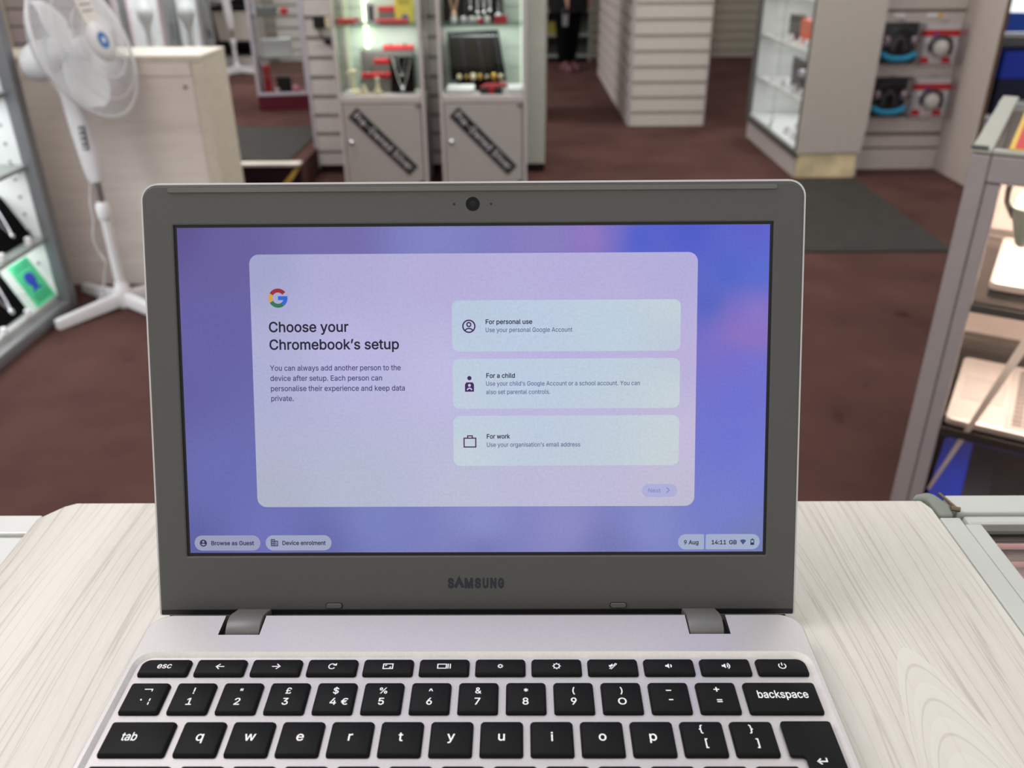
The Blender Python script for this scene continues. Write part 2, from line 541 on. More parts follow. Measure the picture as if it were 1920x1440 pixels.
# ------------------------------------------------------------------ setting: floor, platform, walls
CARPET = carpet_mat()
struct(B().box(-4.2, 4.6, -1.5, 10.3, -.1, 0).build('floor', CARPET))
struct(B().box(-4.15, -1.17, 4.36, 10.25, 0.001, .15).build('floor_platform', CARPET))
DKM = mat('dark_maroon_riser', (40, 20, 24), .7, 0, .2, .1)
struct(B().box(-4.15, -1.17, 4.345, 4.358, .001, .14).build('trim_riser', DKM))
struct(B().box(-4.15, -1.17, 4.325, 4.40, .151, .163).build('trim_nosing', mat('worn_white_nosing', (196, 186, 172), .5, 0, .4, .15, 8)))

def slat_panel(x0, x1, z0, z1, depth=.018, pitch=.104, off=0.0, gap=.022):
    """boards of a slatwall facing -Y with front at y = 0; returns (boards, backing)"""
    bd, bk = B(), B()
    bk.box(x0, x1, .009, depth, z0, z1)
    z = z0 - off
    while z < z1:
        a, b = max(z0, z), min(z1, z + pitch - gap)
        if b - a > .01: bd.box(x0, x1, 0, .0085, a, b)
        z += pitch
    return bd, bk

WALLM = mat('slatwall_wall', (170, 165, 152), .55, 0, .3, .03)
w = B()
z = 0.08
while z < 2.6:
    w.box(-4.2, 4.6, 10.16, 10.17, z, z + .07); z += .1
w.box(-4.2, 4.6, 10.17, 10.3, 0, 2.7)
struct(w.build('wall_back', WALLM))
struct(B().box(-4.3, -4.2, -1.5, 10.3, -.1, 2.7).build('wall_left', mat('pale_wall', (190, 186, 182), .7)))
struct(B().box(4.6, 4.7, -1.5, 10.3, -.1, 2.7).build('wall_right', mat('pale_wall', (190, 186, 182), .7)))
struct(B().box(-1.15, 2.2, 10.14, 10.158, 0.001, .07).build('baseboard_back', mat('white_skirting', (170, 168, 166), .5)))
struct(B().box(2.10, 2.19, 10.08, 10.15, 0.001, 2.2).build('trim_1', mat('orange_wood_trim', (128, 62, 34), .5, 0, .4, .15)))

# ------------------------------------------------------------------ the laptop
LX = -0.0075
lap = thing('laptop', 'silver open laptop with lit purple setup screen standing on the pale wooden counter', 'laptop', (LX, 0, KEYZ))
S = .001
DECK = mat('silver_lilac_deck', (204, 201, 199), .36, .55, .5, .03, 900)
SHELL = mat('silver_shell', (196, 193, 192), .4, .3, .5, .02)
BEZ = mat('charcoal_bezel', (80, 79, 76), .5, 0, .35, .03, 1500, .15, 2500)
HINGE = mat('grey_hinge', (100, 100, 97), .42, .1, .45, .03)
KEYM = mat('black_keycap', (19, 19, 19), .55, 0, .12, .04, 900)
LEG = mat('white_key_print', (236, 236, 236), .5)

def mm(pts, z): return [(x * S, y * S, z * S) for x, y in pts]
dk = B()
# top plate with hinge notches (outer outline) and keyboard well (hole): 2D filled curve
def arcp(cx, cy, r, a0, a1, n=8):
    return [(cx + r * math.cos(R(a0 + (a1 - a0) * i / n)), cy + r * math.sin(R(a0 + (a1 - a0) * i / n))) for i in range(n + 1)]
BACKY, FRONTY, HW = -12.0, -200.0, 140.4
outer = arcp(-HW + 6, FRONTY + 6, 6, 180, 270) + arcp(HW - 6, FRONTY + 6, 6, 270, 360) + arcp(HW - 9, BACKY - 9, 9, 0, 90)
outer += [(109, BACKY), (109, -23.5), (91.5, -23.5), (91.5, BACKY), (-91.2, BACKY), (-91.2, -23.6), (-108.9, -23.6), (-108.9, BACKY)]
outer += arcp(-HW + 9, BACKY - 9, 9, 90, 180)
well_top = rrect(-138.9, 138.9, -106.6, -33.4, 7.2, 8)
well_bot = rrect(-137.4, 137.4, -105.1, -34.9, 5.8, 8)
cv = bpy.data.curves.new('plate', 'CURVE'); cv.dimensions = '2D'; cv.fill_mode = 'FRONT'
for pts in (outer, well_top):
    sp = cv.splines.new('POLY'); sp.points.add(len(pts) - 1)
    for q, p in zip(sp.points, pts): q.co = (p[0] * S, p[1] * S, 0, 1)
    sp.use_cyclic_u = True
tmp = bpy.data.objects.new('plate', cv)
me = bpy.data.meshes.new_from_object(tmp)
bpy.data.objects.remove(tmp)
dk.mesh(me, Matrix.Translation((0, 0, 2 * S)))
dk.bm.faces.new([dk.bm.verts.new(p) for p in mm(well_bot, 0.05)])
o_full = arcp(-HW + 6, FRONTY + 6, 6, 180, 270) + arcp(HW - 6, FRONTY + 6, 6, 270, 360) + arcp(HW - 9, BACKY - 9, 9, 0, 90) + arcp(-HW + 9, BACKY - 9, 9, 90, 180)
def infl(pts, d, cx=0, cy=-106):
    return [(x + d * (1 if x > cx else -1), y + d * (1 if y > cy else -1)) for x, y in pts]
dk.loft([mm(o_full, 2), mm(infl(o_full, .5), 1.6), mm(infl(o_full, .8), .6), mm(infl(o_full, .5), -4), mm(infl(o_full, -3), -10)], False, True)
dk.build('deck', DECK, lap, smooth=35)
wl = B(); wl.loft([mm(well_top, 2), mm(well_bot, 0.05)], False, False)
wl.build('bevel_trim', mat('polished_bevel_glint', (226, 223, 216), .35, .15, .6, .04, 700), lap, smooth=35)  # polished chamfer; its bright reflection is put into the pale colour
# dark underside of the hinge zone
ub = B()
ub.box(-139 * S, 139 * S, -12.3 * S, 6 * S, -10.5 * S, -6.9 * S)
for sx in (-1, 1):
    ub.box((sx * 100.1 - 8.9) * S, (sx * 100.1 + 8.9) * S, -23.7 * S, -11.5 * S, -6 * S, -1.2 * S)
ub.build('hinge_cavity', BLACKP, lap)
for sx in (-1, 1):
    for yy in (-185, -28):
        B().lathe([(6 * S, -12.45 * S), (6 * S, -9.6 * S)], 20, Matrix.Translation((sx * 120 * S, yy * S, 0))).build('rubber_foot', BLACKP, lap)

TILT = 21.9
LROT = (R(90 - TILT), 0, 0)
LCR = (.12, .12, 1, 1)
sh = B()
def loopz(pts, z): return [(x * S, y * S, z * S) for x, y in pts]
sh.loft([loopz(rrect(-141.5, 141.5, -5.5, 183.5, 6, 8, LCR), -7.5), loopz(rrect(-143, 143, -6.6, 185.0, 7, 8, LCR), -5.5),
         loopz(rrect(-143.3, 143.3, -6.8, 185.3, 7.4, 8, LCR), -1.5), loopz(rrect(-142.9, 142.9, -6.6, 184.9, 7, 8, LCR), .5),
         loopz(rrect(-142.2, 142.2, -6.4, 184.2, 6.5, 8, LCR), .5), loopz(rrect(-141.8, 141.8, -6.2, 183.8, 6.2, 8, LCR), -.4)])
sh.build('lid_shell', SHELL, lap, rot=LROT, smooth=40)
bz = B()
bz.loft([loopz(rrect(-142.0, 142.0, -4.2, 183.9, 6.3, 8, LCR), .3), loopz(rrect(-141.9, 141.9, -4.1, 183.8, 6.2, 8, LCR), .85),
         loopz(rrect(-141.4, 141.4, -3.7, 183.3, 5.8, 8, LCR), 1.1), loopz(rrect(-141.2, 141.2, -3.5, 183.1, 5.6, 8, LCR), 1.1), loopz(rrect(-130.1, 130.1, 19.9, 168.1, 1.0, 8), 1.1), loopz(rrect(-129.9, 129.9, 20.1, 167.9, .9, 8), 1.1),
         loopz(rrect(-129.4, 129.4, 20.6, 167.4, .5, 8), .8), loopz(rrect(-129.3, 129.3, 20.7, 167.3, .4, 8), .1)], False, False)
bez = bz.build('bezel', BEZ, lap, rot=LROT, smooth=30)
B().prism([(x * S, y * S) for x, y in rrect(-131, 130.4, 180.9, 182.9, 1.0, 4)], 1.0 * S, 1.75 * S).build('rubber_strip', mat('grey_rubber_strip', (98, 96, 90), .6), bez, bevel=.0003)
camb = B()
camb.lathe([(3.0 * S, 1.05 * S), (3.0 * S, 1.16 * S), (2.8 * S, 1.16 * S)], 32, Matrix.Translation((.3 * S, 175.4 * S, 0)))
wc = camb.build('webcam', mat('webcam_black', (9, 9, 10), .5, 0, .2), bez, smooth=30)
B().lathe([(1.4 * S, 1.16 * S), (1.2 * S, 1.22 * S), (.6 * S, 1.2 * S)], 24, Matrix.Translation((.3 * S, 175.4 * S, 0))).build('webcam_lens', mat('lens_glass', (16, 15, 15), .4, 0, .25), bez, smooth=60)
for x in (-7.7, 8.2):
    B().lathe([(.55 * S, 1.0 * S), (.55 * S, 1.14 * S)], 16, Matrix.Translation((x * S, 175.4 * S, 0))).build('microphone_hole', BLACKP, bez)
for x in (-63.8, 63.8):
    B().prism([(a * S, b * S) for a, b in rrect(x - 3.9, x + 3.9, -3.45, -.65, 1.4, 6)], .9 * S, 1.14 * S).build('bumper_recess', BLACKP, bez)
    B().prism([(a * S, b * S) for a, b in rrect(x - 3.5, x + 3.5, -3.1, -1.0, 1.05, 6)], 1.0 * S, 1.8 * S).build('bumper', mat('grey_bumper', (92, 91, 87), .55), bez, bevel=.0003)
B().prism([(x * S, y * S) for x, y in rrect(-141.9, 141.9, -6.3, -4.25, .3, 2)], -.3 * S, .7 * S).build('lid_foot', BLACKP, bez)
# maker's lettering under the screen: the A has no crossbar
NAVY = mat('dark_navy_print', (34, 38, 46), .5)
lb = B()
xs = -12.6
def put_letters(s, x0, x1):
    me = text_mesh(s, 5.5 * S, (x1 - x0) * S, bold=.055, res=4)
    lb.mesh(me, Matrix.Translation((x0 * S, 6.25 * S, 1.16 * S)))
put_letters('S', -12.6, -9.75)
lb.stroke([(-9.2 * S, 6.2 * S), (-7.45 * S, 10.0 * S), (-5.7 * S, 6.2 * S)], 1.45 * S, 1.16 * S)
put_letters('M', -5.0, -1.2)
put_letters('S', -.5, 2.35)
put_letters('U', 3.05, 5.75)
put_letters('N', 6.45, 9.3)
put_letters('G', 9.95, 12.7)
flip_up(lb.build('brand_lettering', NAVY, bez))

# hinges
for sx in (-1, 1):
    prof = [(-1.9, -5.2), (-2.6, -2.6), (-4.4, -1.5), (-7.5, .2), (-10.5, 2.0), (-13, 3.0), (-15.5, 3.3), (-18, 2.9), (-20.2, 1.8), (-21.8, .2), (-22.6, -1.8)]
    inner = [(-21.0, -3.4), (-17.5, -2.6), (-12, -2.8), (-8, -5), (-4, -6.2)]
    loop = prof + inner
    hb = B()
    c = sx * 99.5
    hb.loft([[((c + dx) * S, y * S, z * S) for y, z in loop] for dx in (-7.4, 7.4)])
    hb.build('hinge', HINGE, lap, bevel=.0005, smooth=30)

# --- keys
def key_body(x0, x1, y0, y1, corners=(1, 1, 1, 1)):
    b = B()
    cx, cy = (x0 + x1) / 2, (y0 + y1) / 2
    X0, X1, Y0, Y1 = x0 - cx, x1 - cx, y0 - cy, y1 - cy
    b.loft([loopz(rrect(X0, X1, Y0, Y1, 1.1, 5, corners), 0.1), loopz(rrect(X0 + .1, X1 - .1, Y0 + .1, Y1 - .1, 1.1, 5, corners), 1.0),
            loopz(rrect(X0 + .55, X1 - .55, Y0 + .75, Y1 - .45, 1.0, 5, corners), 1.75), loopz(rrect(X0 + .8, X1 - .8, Y0 + 1.0, Y1 - .7, .9, 5, corners), 1.9)], False, True)
    return b.build('key', KEYM, lap, loc=(cx * S, cy * S, 0), smooth=50)
LZ = 1.93
def legend(k, fn):
    b = B(); fn(b)
    return flip_up(b.build('key_legend', LEG, k))
def tx(s, size, x=0, y=0, width=None, bold=.010):
    def f(b):
        me = text_mesh(s, size * S, width * S if width else None, bold=bold, align='CENTER', res=3)
        b.mesh(me, Matrix.Translation((x * S, y * S, LZ * S)))
    return f
def many(*fs):
    def f(b):
        for g in fs: g(b)
    return f
def st(pts, w, closed=False):
    return lambda b: b.stroke([(x * S, y * S) for x, y in pts], w * S, LZ * S, closed)
def pl(pts): return lambda b: b.poly([(x * S, y * S) for x, y in pts], LZ * S)
def ac(c, r, a0, a1, w): return lambda b: b.arc((c[0] * S, c[1] * S), r * S, a0, a1, w * S, LZ * S)
W = .42
gear = lambda r, k: many(*([ac((0, 0), r, 0, 360, W)] + [pl([((r + .15) * math.cos(a - .22), (r + .15) * math.sin(a - .22)), ((r + k) * math.cos(a), (r + k) * math.sin(a)), ((r + .15) * math.cos(a + .22), (r + .15) * math.sin(a + .22))]) for a in [2 * PI * i / 8 for i in range(8)]]))
spk = pl([(-1.6, -.45), (-1.0, -.45), (-.1, -1.25), (-.1, 1.25), (-1.0, .45), (-1.6, .45)])
fn_icons = [
    tx('esc', 3.9, 0, -.9, 5.8),
    many(st([(1.7, 0), (-1.5, 0)], W), st([(-.2, 1.35), (-1.6, 0), (-.2, -1.35)], W)),
    many(st([(-1.7, 0), (1.5, 0)], W), st([(.2, 1.35), (1.6, 0), (.2, -1.35)], W)),
    many(ac((0, 0), 1.3, 50, 330, W), pl([(.35, .55), (1.8, 1.75), (1.8, .35)])),
    many(st([(-1.9, -1.25), (1.9, -1.25), (1.9, 1.25), (-1.9, 1.25)], W, True), pl([(-1.2, .75), (-.3, .75), (-1.2, -.05)]), pl([(1.2, -.75), (.3, -.75), (1.2, .05)])),
    many(st([(-2.6, -1.1), (.9, -1.1), (.9, 1.1), (-2.6, 1.1)], W, True), st([(1.6, -1.3), (1.6, 1.3)], W), st([(2.5, -1.3), (2.5, 1.3)], W)),
    gear(.72, .62), gear(1.15, .75),
    many(spk, st([(-1.5, -1.5), (1.3, 1.5)], .35), st([(-.9, -1.7), (1.7, 1.2)], .3)),
    many(spk, ac((.0, 0), .8, -55, 55, .5)),
    many(spk, ac((0, 0), .8, -55, 55, .45), ac((0, 0), 1.6, -62, 62, .4)),
    many(ac((0, 0), 1.4, -230, 50, W), st([(0, .1), (0, 1.7)], W))]
for i in range(12):
    x0 = -135.5 + 22.83 * i
    k = key_body(x0, x0 + 20.5, -45.6, -37.2, (1, 1, 1, 3.4) if i == 0 else ((1, 1, 3.4, 1) if i == 11 else (1, 1, 1, 1)))
    legend(k, fn_icons[i])
two = [('!', '1'), ('"', '2'), ('£', '3'), ('$', '4'), ('%', '5'), ('^', '6'), ('&', '7'), ('*', '8'), ('(', '9'), (')', '0')]
for i in range(13):
    x0 = -135.3 + 18.68 * i
    k = key_body(x0, x0 + 15.8, -64.8, -49.7)
    if i == 0:
        f = many(st([(-1.2, 3.9), (1.9, 3.9), (1.9, 2.9)], .42), st([(-.9, -1.0), (-.5, -1.7)], .5), st([(2.7, -.7), (2.7, -2.0)], .42), st([(2.7, -2.5), (2.7, -3.8)], .42))
    elif i <= 10:
        u, d = two[i - 1]
        f = many(tx(u, 4.0, 0, 1.7 if u not in '^"*' else 1.3), tx(d, 4.5, -.2, -3.8))
        if d == '4': f = many(f, tx('€', 4.3, 4.2, -3.8))
        if d == '0': f = many(tx(')', 4.0, 0, 1.7), tx('O', 4.4, -.1, -3.8, 3.3))
    elif i == 11:
        f = many(st([(-1.2, 3.1), (.9, 3.1)], .5), st([(-.7, -1.5), (1.0, -1.5)], .5))
    else:
        f = many(tx('+', 4.6, 0, 2.3), tx('=', 4.4, .2, -3.3))
    legend(k, f)
legend(key_body(107.6, 136.1, -64.9, -49.7), tx('backspace', 5.0, .2, -.6, 19.6))
legend(key_body(-135.0, -110.2, -84.2, -68.8), tx('tab', 5.0, -3.0, -1.2, 5.8))
for i, ch in enumerate('qwertyuiop[]'):
    x0 = -107.3 + 18.68 * i
    k = key_body(x0, x0 + 16.1, -84.2, -68.8)
    if ch == '[': f = many(tx('{', 4.3, -.5, 2.4), tx('[', 4.6, .6, -4.0))
    elif ch == ']': f = many(tx('}', 4.3, -.5, 2.4), tx(']', 4.6, .6, -4.0))
    else: f = tx(ch, 5.4, 0, -1.3 if ch not in 'ti' else -1.5)
    legend(k, f)
# L-shaped enter key
ek = B()
ep = [(117.4, -83.6), (118.0, -84.3), (122.0, -84.3), (122.8, -85.1), (122.8, -102.8), (123.6, -103.6), (135.6, -103.6), (136.4, -102.8), (136.3, -69.6), (135.5, -68.8), (118.2, -68.8), (117.4, -69.6)]
ecx, ecy = 128, -86
ek.prism([((x - ecx) * S, (y - ecy) * S) for x, y in ep], .1 * S, 1.9 * S)
k = ek.build('key', KEYM, lap, loc=(ecx * S, ecy * S, 0), bevel=.0006, smooth=50)
legend(k, many(st([(1.6, .6), (1.6, -.9), (-1.6, -.9)], .5), st([(-.4, .3), (-1.7, -.9), (-.4, -2.1)], .5)))
key_body(-135.5, -105.2, -103.6, -88.4)
for i, ch in enumerate("asdfghjkl;'#"):
    x0 = -102.2 + 18.68 * i
    k = key_body(x0, x0 + 16.1, -103.6, -88.4)
    legend(k, tx(ch, 6.0 if ch.isalpha() else 4.4, 0, -1.0))

# --- the screen
U = 256.1 / 1366
def ux(u): return (-128.05 + u * U) * S
def uy(v): return (166.15 - v * 144.05 / 768) * S
def colour_grid(name, pts_rect, r, ctrl, z, parent, m, nx=48, ny=30, power=2.6):
    """a lit rectangle of the display whose pixels blend between sampled colours"""
    u0, v0, u1, v1 = pts_rect
    b = B(); bm = b.bm
    g = []
    for j in range(ny + 1):
        row = []
        v = v0 + (v1 - v0) * j / ny
        ins = 0
        if r:
            d = min(v - v0, v1 - v)
            if d < r: ins = r - math.sqrt(max(0, r * r - (r - d) ** 2))
        for i in range(nx + 1):
            u = (u0 + ins) + (u1 - u0 - 2 * ins) * i / nx
            row.append((u, v))
        g.append(row)
    if r:   # finer rows near the rounded corners
        vs = sorted(set([v0 + r * (1 - math.cos(PI / 2 * q / 6)) for q in range(7)] + [v1 - r * (1 - math.cos(PI / 2 * q / 6)) for q in range(7)] + [v0 + r + (v1 - v0 - 2 * r) * q / ny for q in range(ny + 1)]))
        g = []
        for v in vs:
            d = min(v - v0, v1 - v); ins = 0
            if d < r: ins = r - math.sqrt(max(0, r * r - (r - d) ** 2))
            g.append([((u0 + ins) + (u1 - u0 - 2 * ins) * i / nx, v) for i in range(nx + 1)])
    vv = [[bm.verts.new((ux(u), uy(v), z * S)) for u, v in row] for row in g]
    for a, c in zip(vv, vv[1:]):
        for i in range(nx):
            try: bm.faces.new((a[i], c[i], c[i + 1], a[i + 1]))
            except ValueError: pass
    o = b.build(name, m, parent)
    flip_up(o)
    me = o.data
    at = me.color_attributes.new('pix', 'FLOAT_COLOR', 'POINT')
    for i, ve in enumerate(me.vertices):
        u = (ve.co.x / S + 128.05) / U; v = (166.15 - ve.co.y / S) / 144.05 * 768
        sw = 0; acc = [0, 0, 0]
        for (cu, cv_, c) in ctrl:
            w_ = 1.0 / (((u - cu) ** 2 + (v - cv_) ** 2 + 900) ** (power / 2))
            sw += w_
            for q in range(3): acc[q] += w_ * c[q]
        at.data[i].color = lin([a / sw for a in acc])
    return o
wall_ctrl = [(0, 0, (88, 78, 140)), (0, 384, (96, 92, 158)), (0, 768, (88, 92, 158)), (120, 60, (98, 90, 152)), (90, 250, (96, 92, 160)), (90, 560, (100, 104, 174)),
             (350, 30, (110, 103, 165)), (600, 30, (124, 128, 190)), (850, 30, (130, 124, 186)), (960, 25, (148, 118, 186)), (1010, 20, (118, 108, 194)), (1060, 30, (66, 88, 200)), (1180, 20, (72, 86, 198)),
             (1330, 15, (88, 92, 200)), (1280, 110, (70, 96, 196)), (1350, 110, (80, 104, 204)), (1230, 180, (72, 94, 190)), (1280, 215, (122, 106, 192)), (1340, 205, (140, 116, 198)), (1300, 250, (148, 112, 184)), (1350, 265, (142, 110, 186)),
             (1290, 300, (110, 104, 200)), (1350, 320, (104, 110, 208)), (1300, 390, (104, 110, 206)), (1290, 500, (104, 112, 206)), (1350, 560, (108, 118, 206)), (1280, 650, (112, 122, 200)),
             (200, 700, (106, 110, 180)), (450, 690, (118, 126, 188)), (700, 700, (136, 140, 198)), (900, 700, (138, 136, 194)), (1100, 700, (128, 136, 196)), (1350, 740, (112, 122, 178)),
             (300, 765, (98, 102, 166)), (700, 766, (112, 116, 178)), (1000, 766, (112, 116, 176))]
B().poly([(x * S, y * S) for x, y in rrect(-129.35, 129.35, 20.65, 167.35, .5, 4)], 0).build('screen_border', mat('black_screen_edge', (7, 7, 10), .35), lap, rot=LROT)
SCRM = emit_attr('display_light')
scr = colour_grid('screen', (0, 0, 1366, 768), 0, wall_ctrl, .05, lap, SCRM, 90, 56)
scr.rotation_euler = LROT
scr['label'] = 'lit display panel with purple and blue wallpaper'
# soft dark halo round the window (drawn by the display itself)
card_ctrl = [(180, 80, (158, 160, 198)), (170, 350, (170, 172, 208)), (180, 640, (172, 176, 196)), (400, 100, (172, 168, 210)), (400, 300, (182, 180, 220)), (400, 620, (176, 182, 204)),
             (620, 90, (178, 170, 214)), (620, 350, (186, 184, 222)), (650, 620, (184, 186, 210)), (900, 110, (178, 172, 216)), (1150, 110, (176, 170, 216)), (900, 300, (180, 176, 220)),
             (1185, 300, (184, 174, 216)), (1185, 500, (192, 184, 216)), (900, 600, (186, 184, 212)), (1150, 590, (190, 186, 210)), (1190, 640, (186, 184, 204)), (900, 430, (186, 182, 220))]
colour_grid('setup_card', (165, 62, 1202, 657), 22, card_ctrl, .10, scr, SCRM, 36, 24)
opt_ctrl = [(650, 180, (182, 198, 218)), (800, 230, (184, 200, 222)), (1000, 230, (186, 204, 220)), (1140, 180, (192, 206, 214)), (1150, 280, (186, 198, 214)), (650, 420, (188, 202, 218)),
            (800, 370, (186, 202, 222)), (1150, 400, (196, 208, 214)), (650, 550, (194, 206, 216)), (850, 500, (186, 200, 220)), (1150, 540, (196, 206, 212)), (900, 555, (188, 202, 214))]
for v0, v1 in ((170, 289), (306, 423), (440, 559)):
    colour_grid('option_card', (633.5, v0, 1164, v1), 15, opt_ctrl, .15, scr, SCRM, 16, 8)

def ui_obj(name, fn, colour, z=.20):
    b = B(); fn(b)
    return flip_up(b.build(name, emit('ui_%d_%d_%d' % colour, colour), scr))
def ut(s, u0, u1, v, h, bold=0.0):
    """one line of display text from u0 to u1 on baseline v"""
    def f(b):
        me = text_mesh(s, h * U * S, (u1 - u0) * U * S, bold=.006 + bold * .03, res=3)
        b.mesh(me, Matrix.Translation((ux(u0), uy(v), .20 * S)))
    return f
def us(pts, w, closed=False): return lambda b: b.stroke([(ux(u), uy(v)) for u, v in pts], w * U * S, .2 * S, closed)
def ua(u, v, r, a0, a1, w): return lambda b: b.arc((ux(u), uy(v)), r * U * S, a0, a1, w * U * S, .2 * S)
def ud(u, v, r): return lambda b: b.disc((ux(u), uy(v)), r * U * S, .2 * S)
def up(pts): return lambda b: b.poly([(ux(u), uy(v)) for u, v in pts], .2 * S)
def upill(u0, v0, u1, v1, r, cor=(1, 1, 1, 1), z=.15):
    return lambda b: b.poly([(ux(u), uy(v)) for u, v in rrect(u0, u1, v0, v1, r, 8, cor)], z * S)
INK = (22, 20, 44); BODY = (62, 60, 108); TITLE = (28, 28, 58); SUBT = (78, 84, 130); ICON = (62, 28, 84); PILLT = (40, 44, 72)
ui_obj('heading_text', many(ut('Choose your', 206, 392, 241, 32, .3), ut('Chromebook’s setup', 206, 509, 282, 32, .3)), INK)
ui_obj('body_text', many(ut('You can always add another person to the', 205.5, 512, 331.5, 17, .15), ut('device after setup. Each person can', 205.5, 468, 355.5, 17, .15),
                         ut('personalise their experience and keep data', 206, 521, 379.5, 17, .15), ut('private.', 206, 259, 403, 17, .15)), BODY)
ui_obj('option_title', ut('For personal use', 711.5, 820, 225, 14.5, .4), TITLE)
ui_obj('option_title', ut('For a child', 712, 779, 350.5, 14.5, .4), TITLE)
ui_obj('option_title', ut('For work', 712, 767, 494, 14.5, .4), TITLE)
ui_obj('option_text', ut('Use your personal Google Account', 711.5, 913, 243.7, 14), SUBT)
ui_obj('option_text', many(ut('Use your child’s Google Account or a school account. You can', 711.5, 1071, 369, 14), ut('also set parental controls.', 711.5, 861, 388.7, 14)), SUBT)
ui_obj('option_text', ut('Use your organisation’s email address', 712, 932, 513.7, 14), SUBT)
# multicoloured ring logo with a bar
gu, gv, gr, gw = 229.5, 162.5, 17.6, 9.2
ui_obj('logo_red', ua(gu, gv, gr, 38, 150, gw), (150, 34, 46))
ui_obj('logo_yellow', ua(gu, gv, gr, 150, 208, gw), (206, 158, 62))
ui_obj('logo_green', ua(gu, gv, gr, 208, 308, gw), (40, 112, 78))
ui_obj('logo_blue', many(ua(gu, gv, gr, 308, 362, gw), up([(gu, gv - 4.6), (gu + 22, gv - 4.6), (gu + 22, gv + 4.6), (gu, gv + 4.6)])), (44, 98, 206))
# option icons
ui_obj('option_icon', many(ua(672.5, 230, 14, 0, 360, 3.2), ua(672.5, 226, 4.6, 0, 360, 3), ua(672.5, 246, 11, 35, 145, 3)), ICON)
ui_obj('option_icon', many(ud(672.5, 351, 5), up([(662, 366), (665, 361), (680, 361), (683, 366), (683, 383), (662, 383)])), ICON)
ui_obj('icon_cutout', lambda b: (b.disc((ux(672.5), uy(368)), 3.4 * U * S, .23 * S), b.arc((ux(672.5), uy(380)), 5.2 * U * S, 10, 170, 3 * U * S, .23 * S)), (186, 200, 222))
ui_obj('option_icon', many(us([(658.5, 493), (686, 493), (686, 514), (658.5, 514)], 2.8, True), us([(667, 492), (667, 487.5), (678, 487.5), (678, 492)], 2.6)), ICON)
# next button
nb = ui_obj('next_button', upill(1078, 604, 1161, 635.5, 15.5), (170, 172, 214))
ui_obj('next_text', many(ut('Next', 1093, 1122, 624, 13, .3), us([(1136, 612.5), (1142.5, 619), (1136, 625.5)], 2.4)), (134, 136, 192))
# shelf pills
ui_obj('guest_button', upill(11, 725.5, 168.5, 762.5, 18), (150, 152, 184))
ui_obj('guest_text', many(ut('Browse as Guest', 51, 153.5, 749, 13.5, .5), ud(32, 744, 8.5)), PILLT)
ui_obj('icon_cutout', lambda b: (b.disc((ux(32), uy(741)), 2.6 * U * S, .23 * S), b.poly([(ux(26.5), uy(747.5)), (ux(29), uy(745.6)), (ux(35), uy(745.6)), (ux(37.5), uy(747.5)), (ux(32), uy(750))], .23 * S)), (150, 152, 184))
ui_obj('enrolment_button', upill(181.5, 725.5, 339, 762.5, 18), (156, 162, 190))
ui_obj('enrolment_text', many(ut('Device enrolment', 221.5, 325, 749, 13.5, .5), us([(195, 736), (203, 736), (203, 751), (195, 751)], 2, True), us([(203, 740), (210, 740), (210, 751), (203, 751)], 2, True),
                              us([(195, 741), (203, 741)], 1.6), us([(195, 746), (203, 746)], 1.6), us([(199, 736), (199, 751)], 1.6), us([(206.5, 743), (206.5, 749)], 1.6)), PILLT)
ui_obj('date_pill', upill(1165, 725.5, 1226.5, 762.5, 18, (1, .2, .2, 1)), (158, 170, 198))
ui_obj('date_text', ut('9 Aug', 1179, 1213.5, 750, 13.5, .5), PILLT)
ui_obj('status_pill', upill(1230.5, 725.5, 1358.5, 762.5, 18, (.2, 1, 1, .2)), (158, 170, 198))
ui_obj('status_text', many(ut('14:11', 1244.5, 1279, 750, 13.5, .6), ut('GB', 1286, 1304, 750, 13.5, .6),
                           us([(1337.5, 739.5), (1344.5, 739.5), (1344.5, 751), (1337.5, 751)], 1.8, True), up([(1339.2, 736.5), (1342.8, 736.5), (1342.8, 739), (1339.2, 739)]), up([(1338, 746), (1344, 746), (1344, 751), (1338, 751)])), PILLT)
ui_obj('wifi_icon', up([(1311.5, 741.5), (1315, 739), (1319, 738.2), (1323, 739), (1326.5, 741.5), (1319, 751)]), (62, 78, 122))

# ------------------------------------------------------------------ the counter in front
WOOD = wood_mat('pale_laminate', (207, 205, 196), (164, 157, 145), 'Y', 1.6)
ctr = thing('counter', 'pale wood-grain counter flap that the open laptop stands on', 'counter', (0, 0, 0))
cb = B()
cp = [(-.249, -.62), (.236, -.62), (.236, .086), (.233, .0935), (-.234, .0935), (-.2395, .0905), (-.249, .079)]
cb.prism(cp, COUNTER - .02, COUNTER)
cb.build('worktop', WOOD, ctr, bevel=.0006)
B().box(-.23, .225, -.60, .06, .10, COUNTER - .021).build('base_cabinet', GREYP, ctr)
B().box(-.21, .205, -.57, .03, .001, .10).build('plinth', BLACKP, ctr)

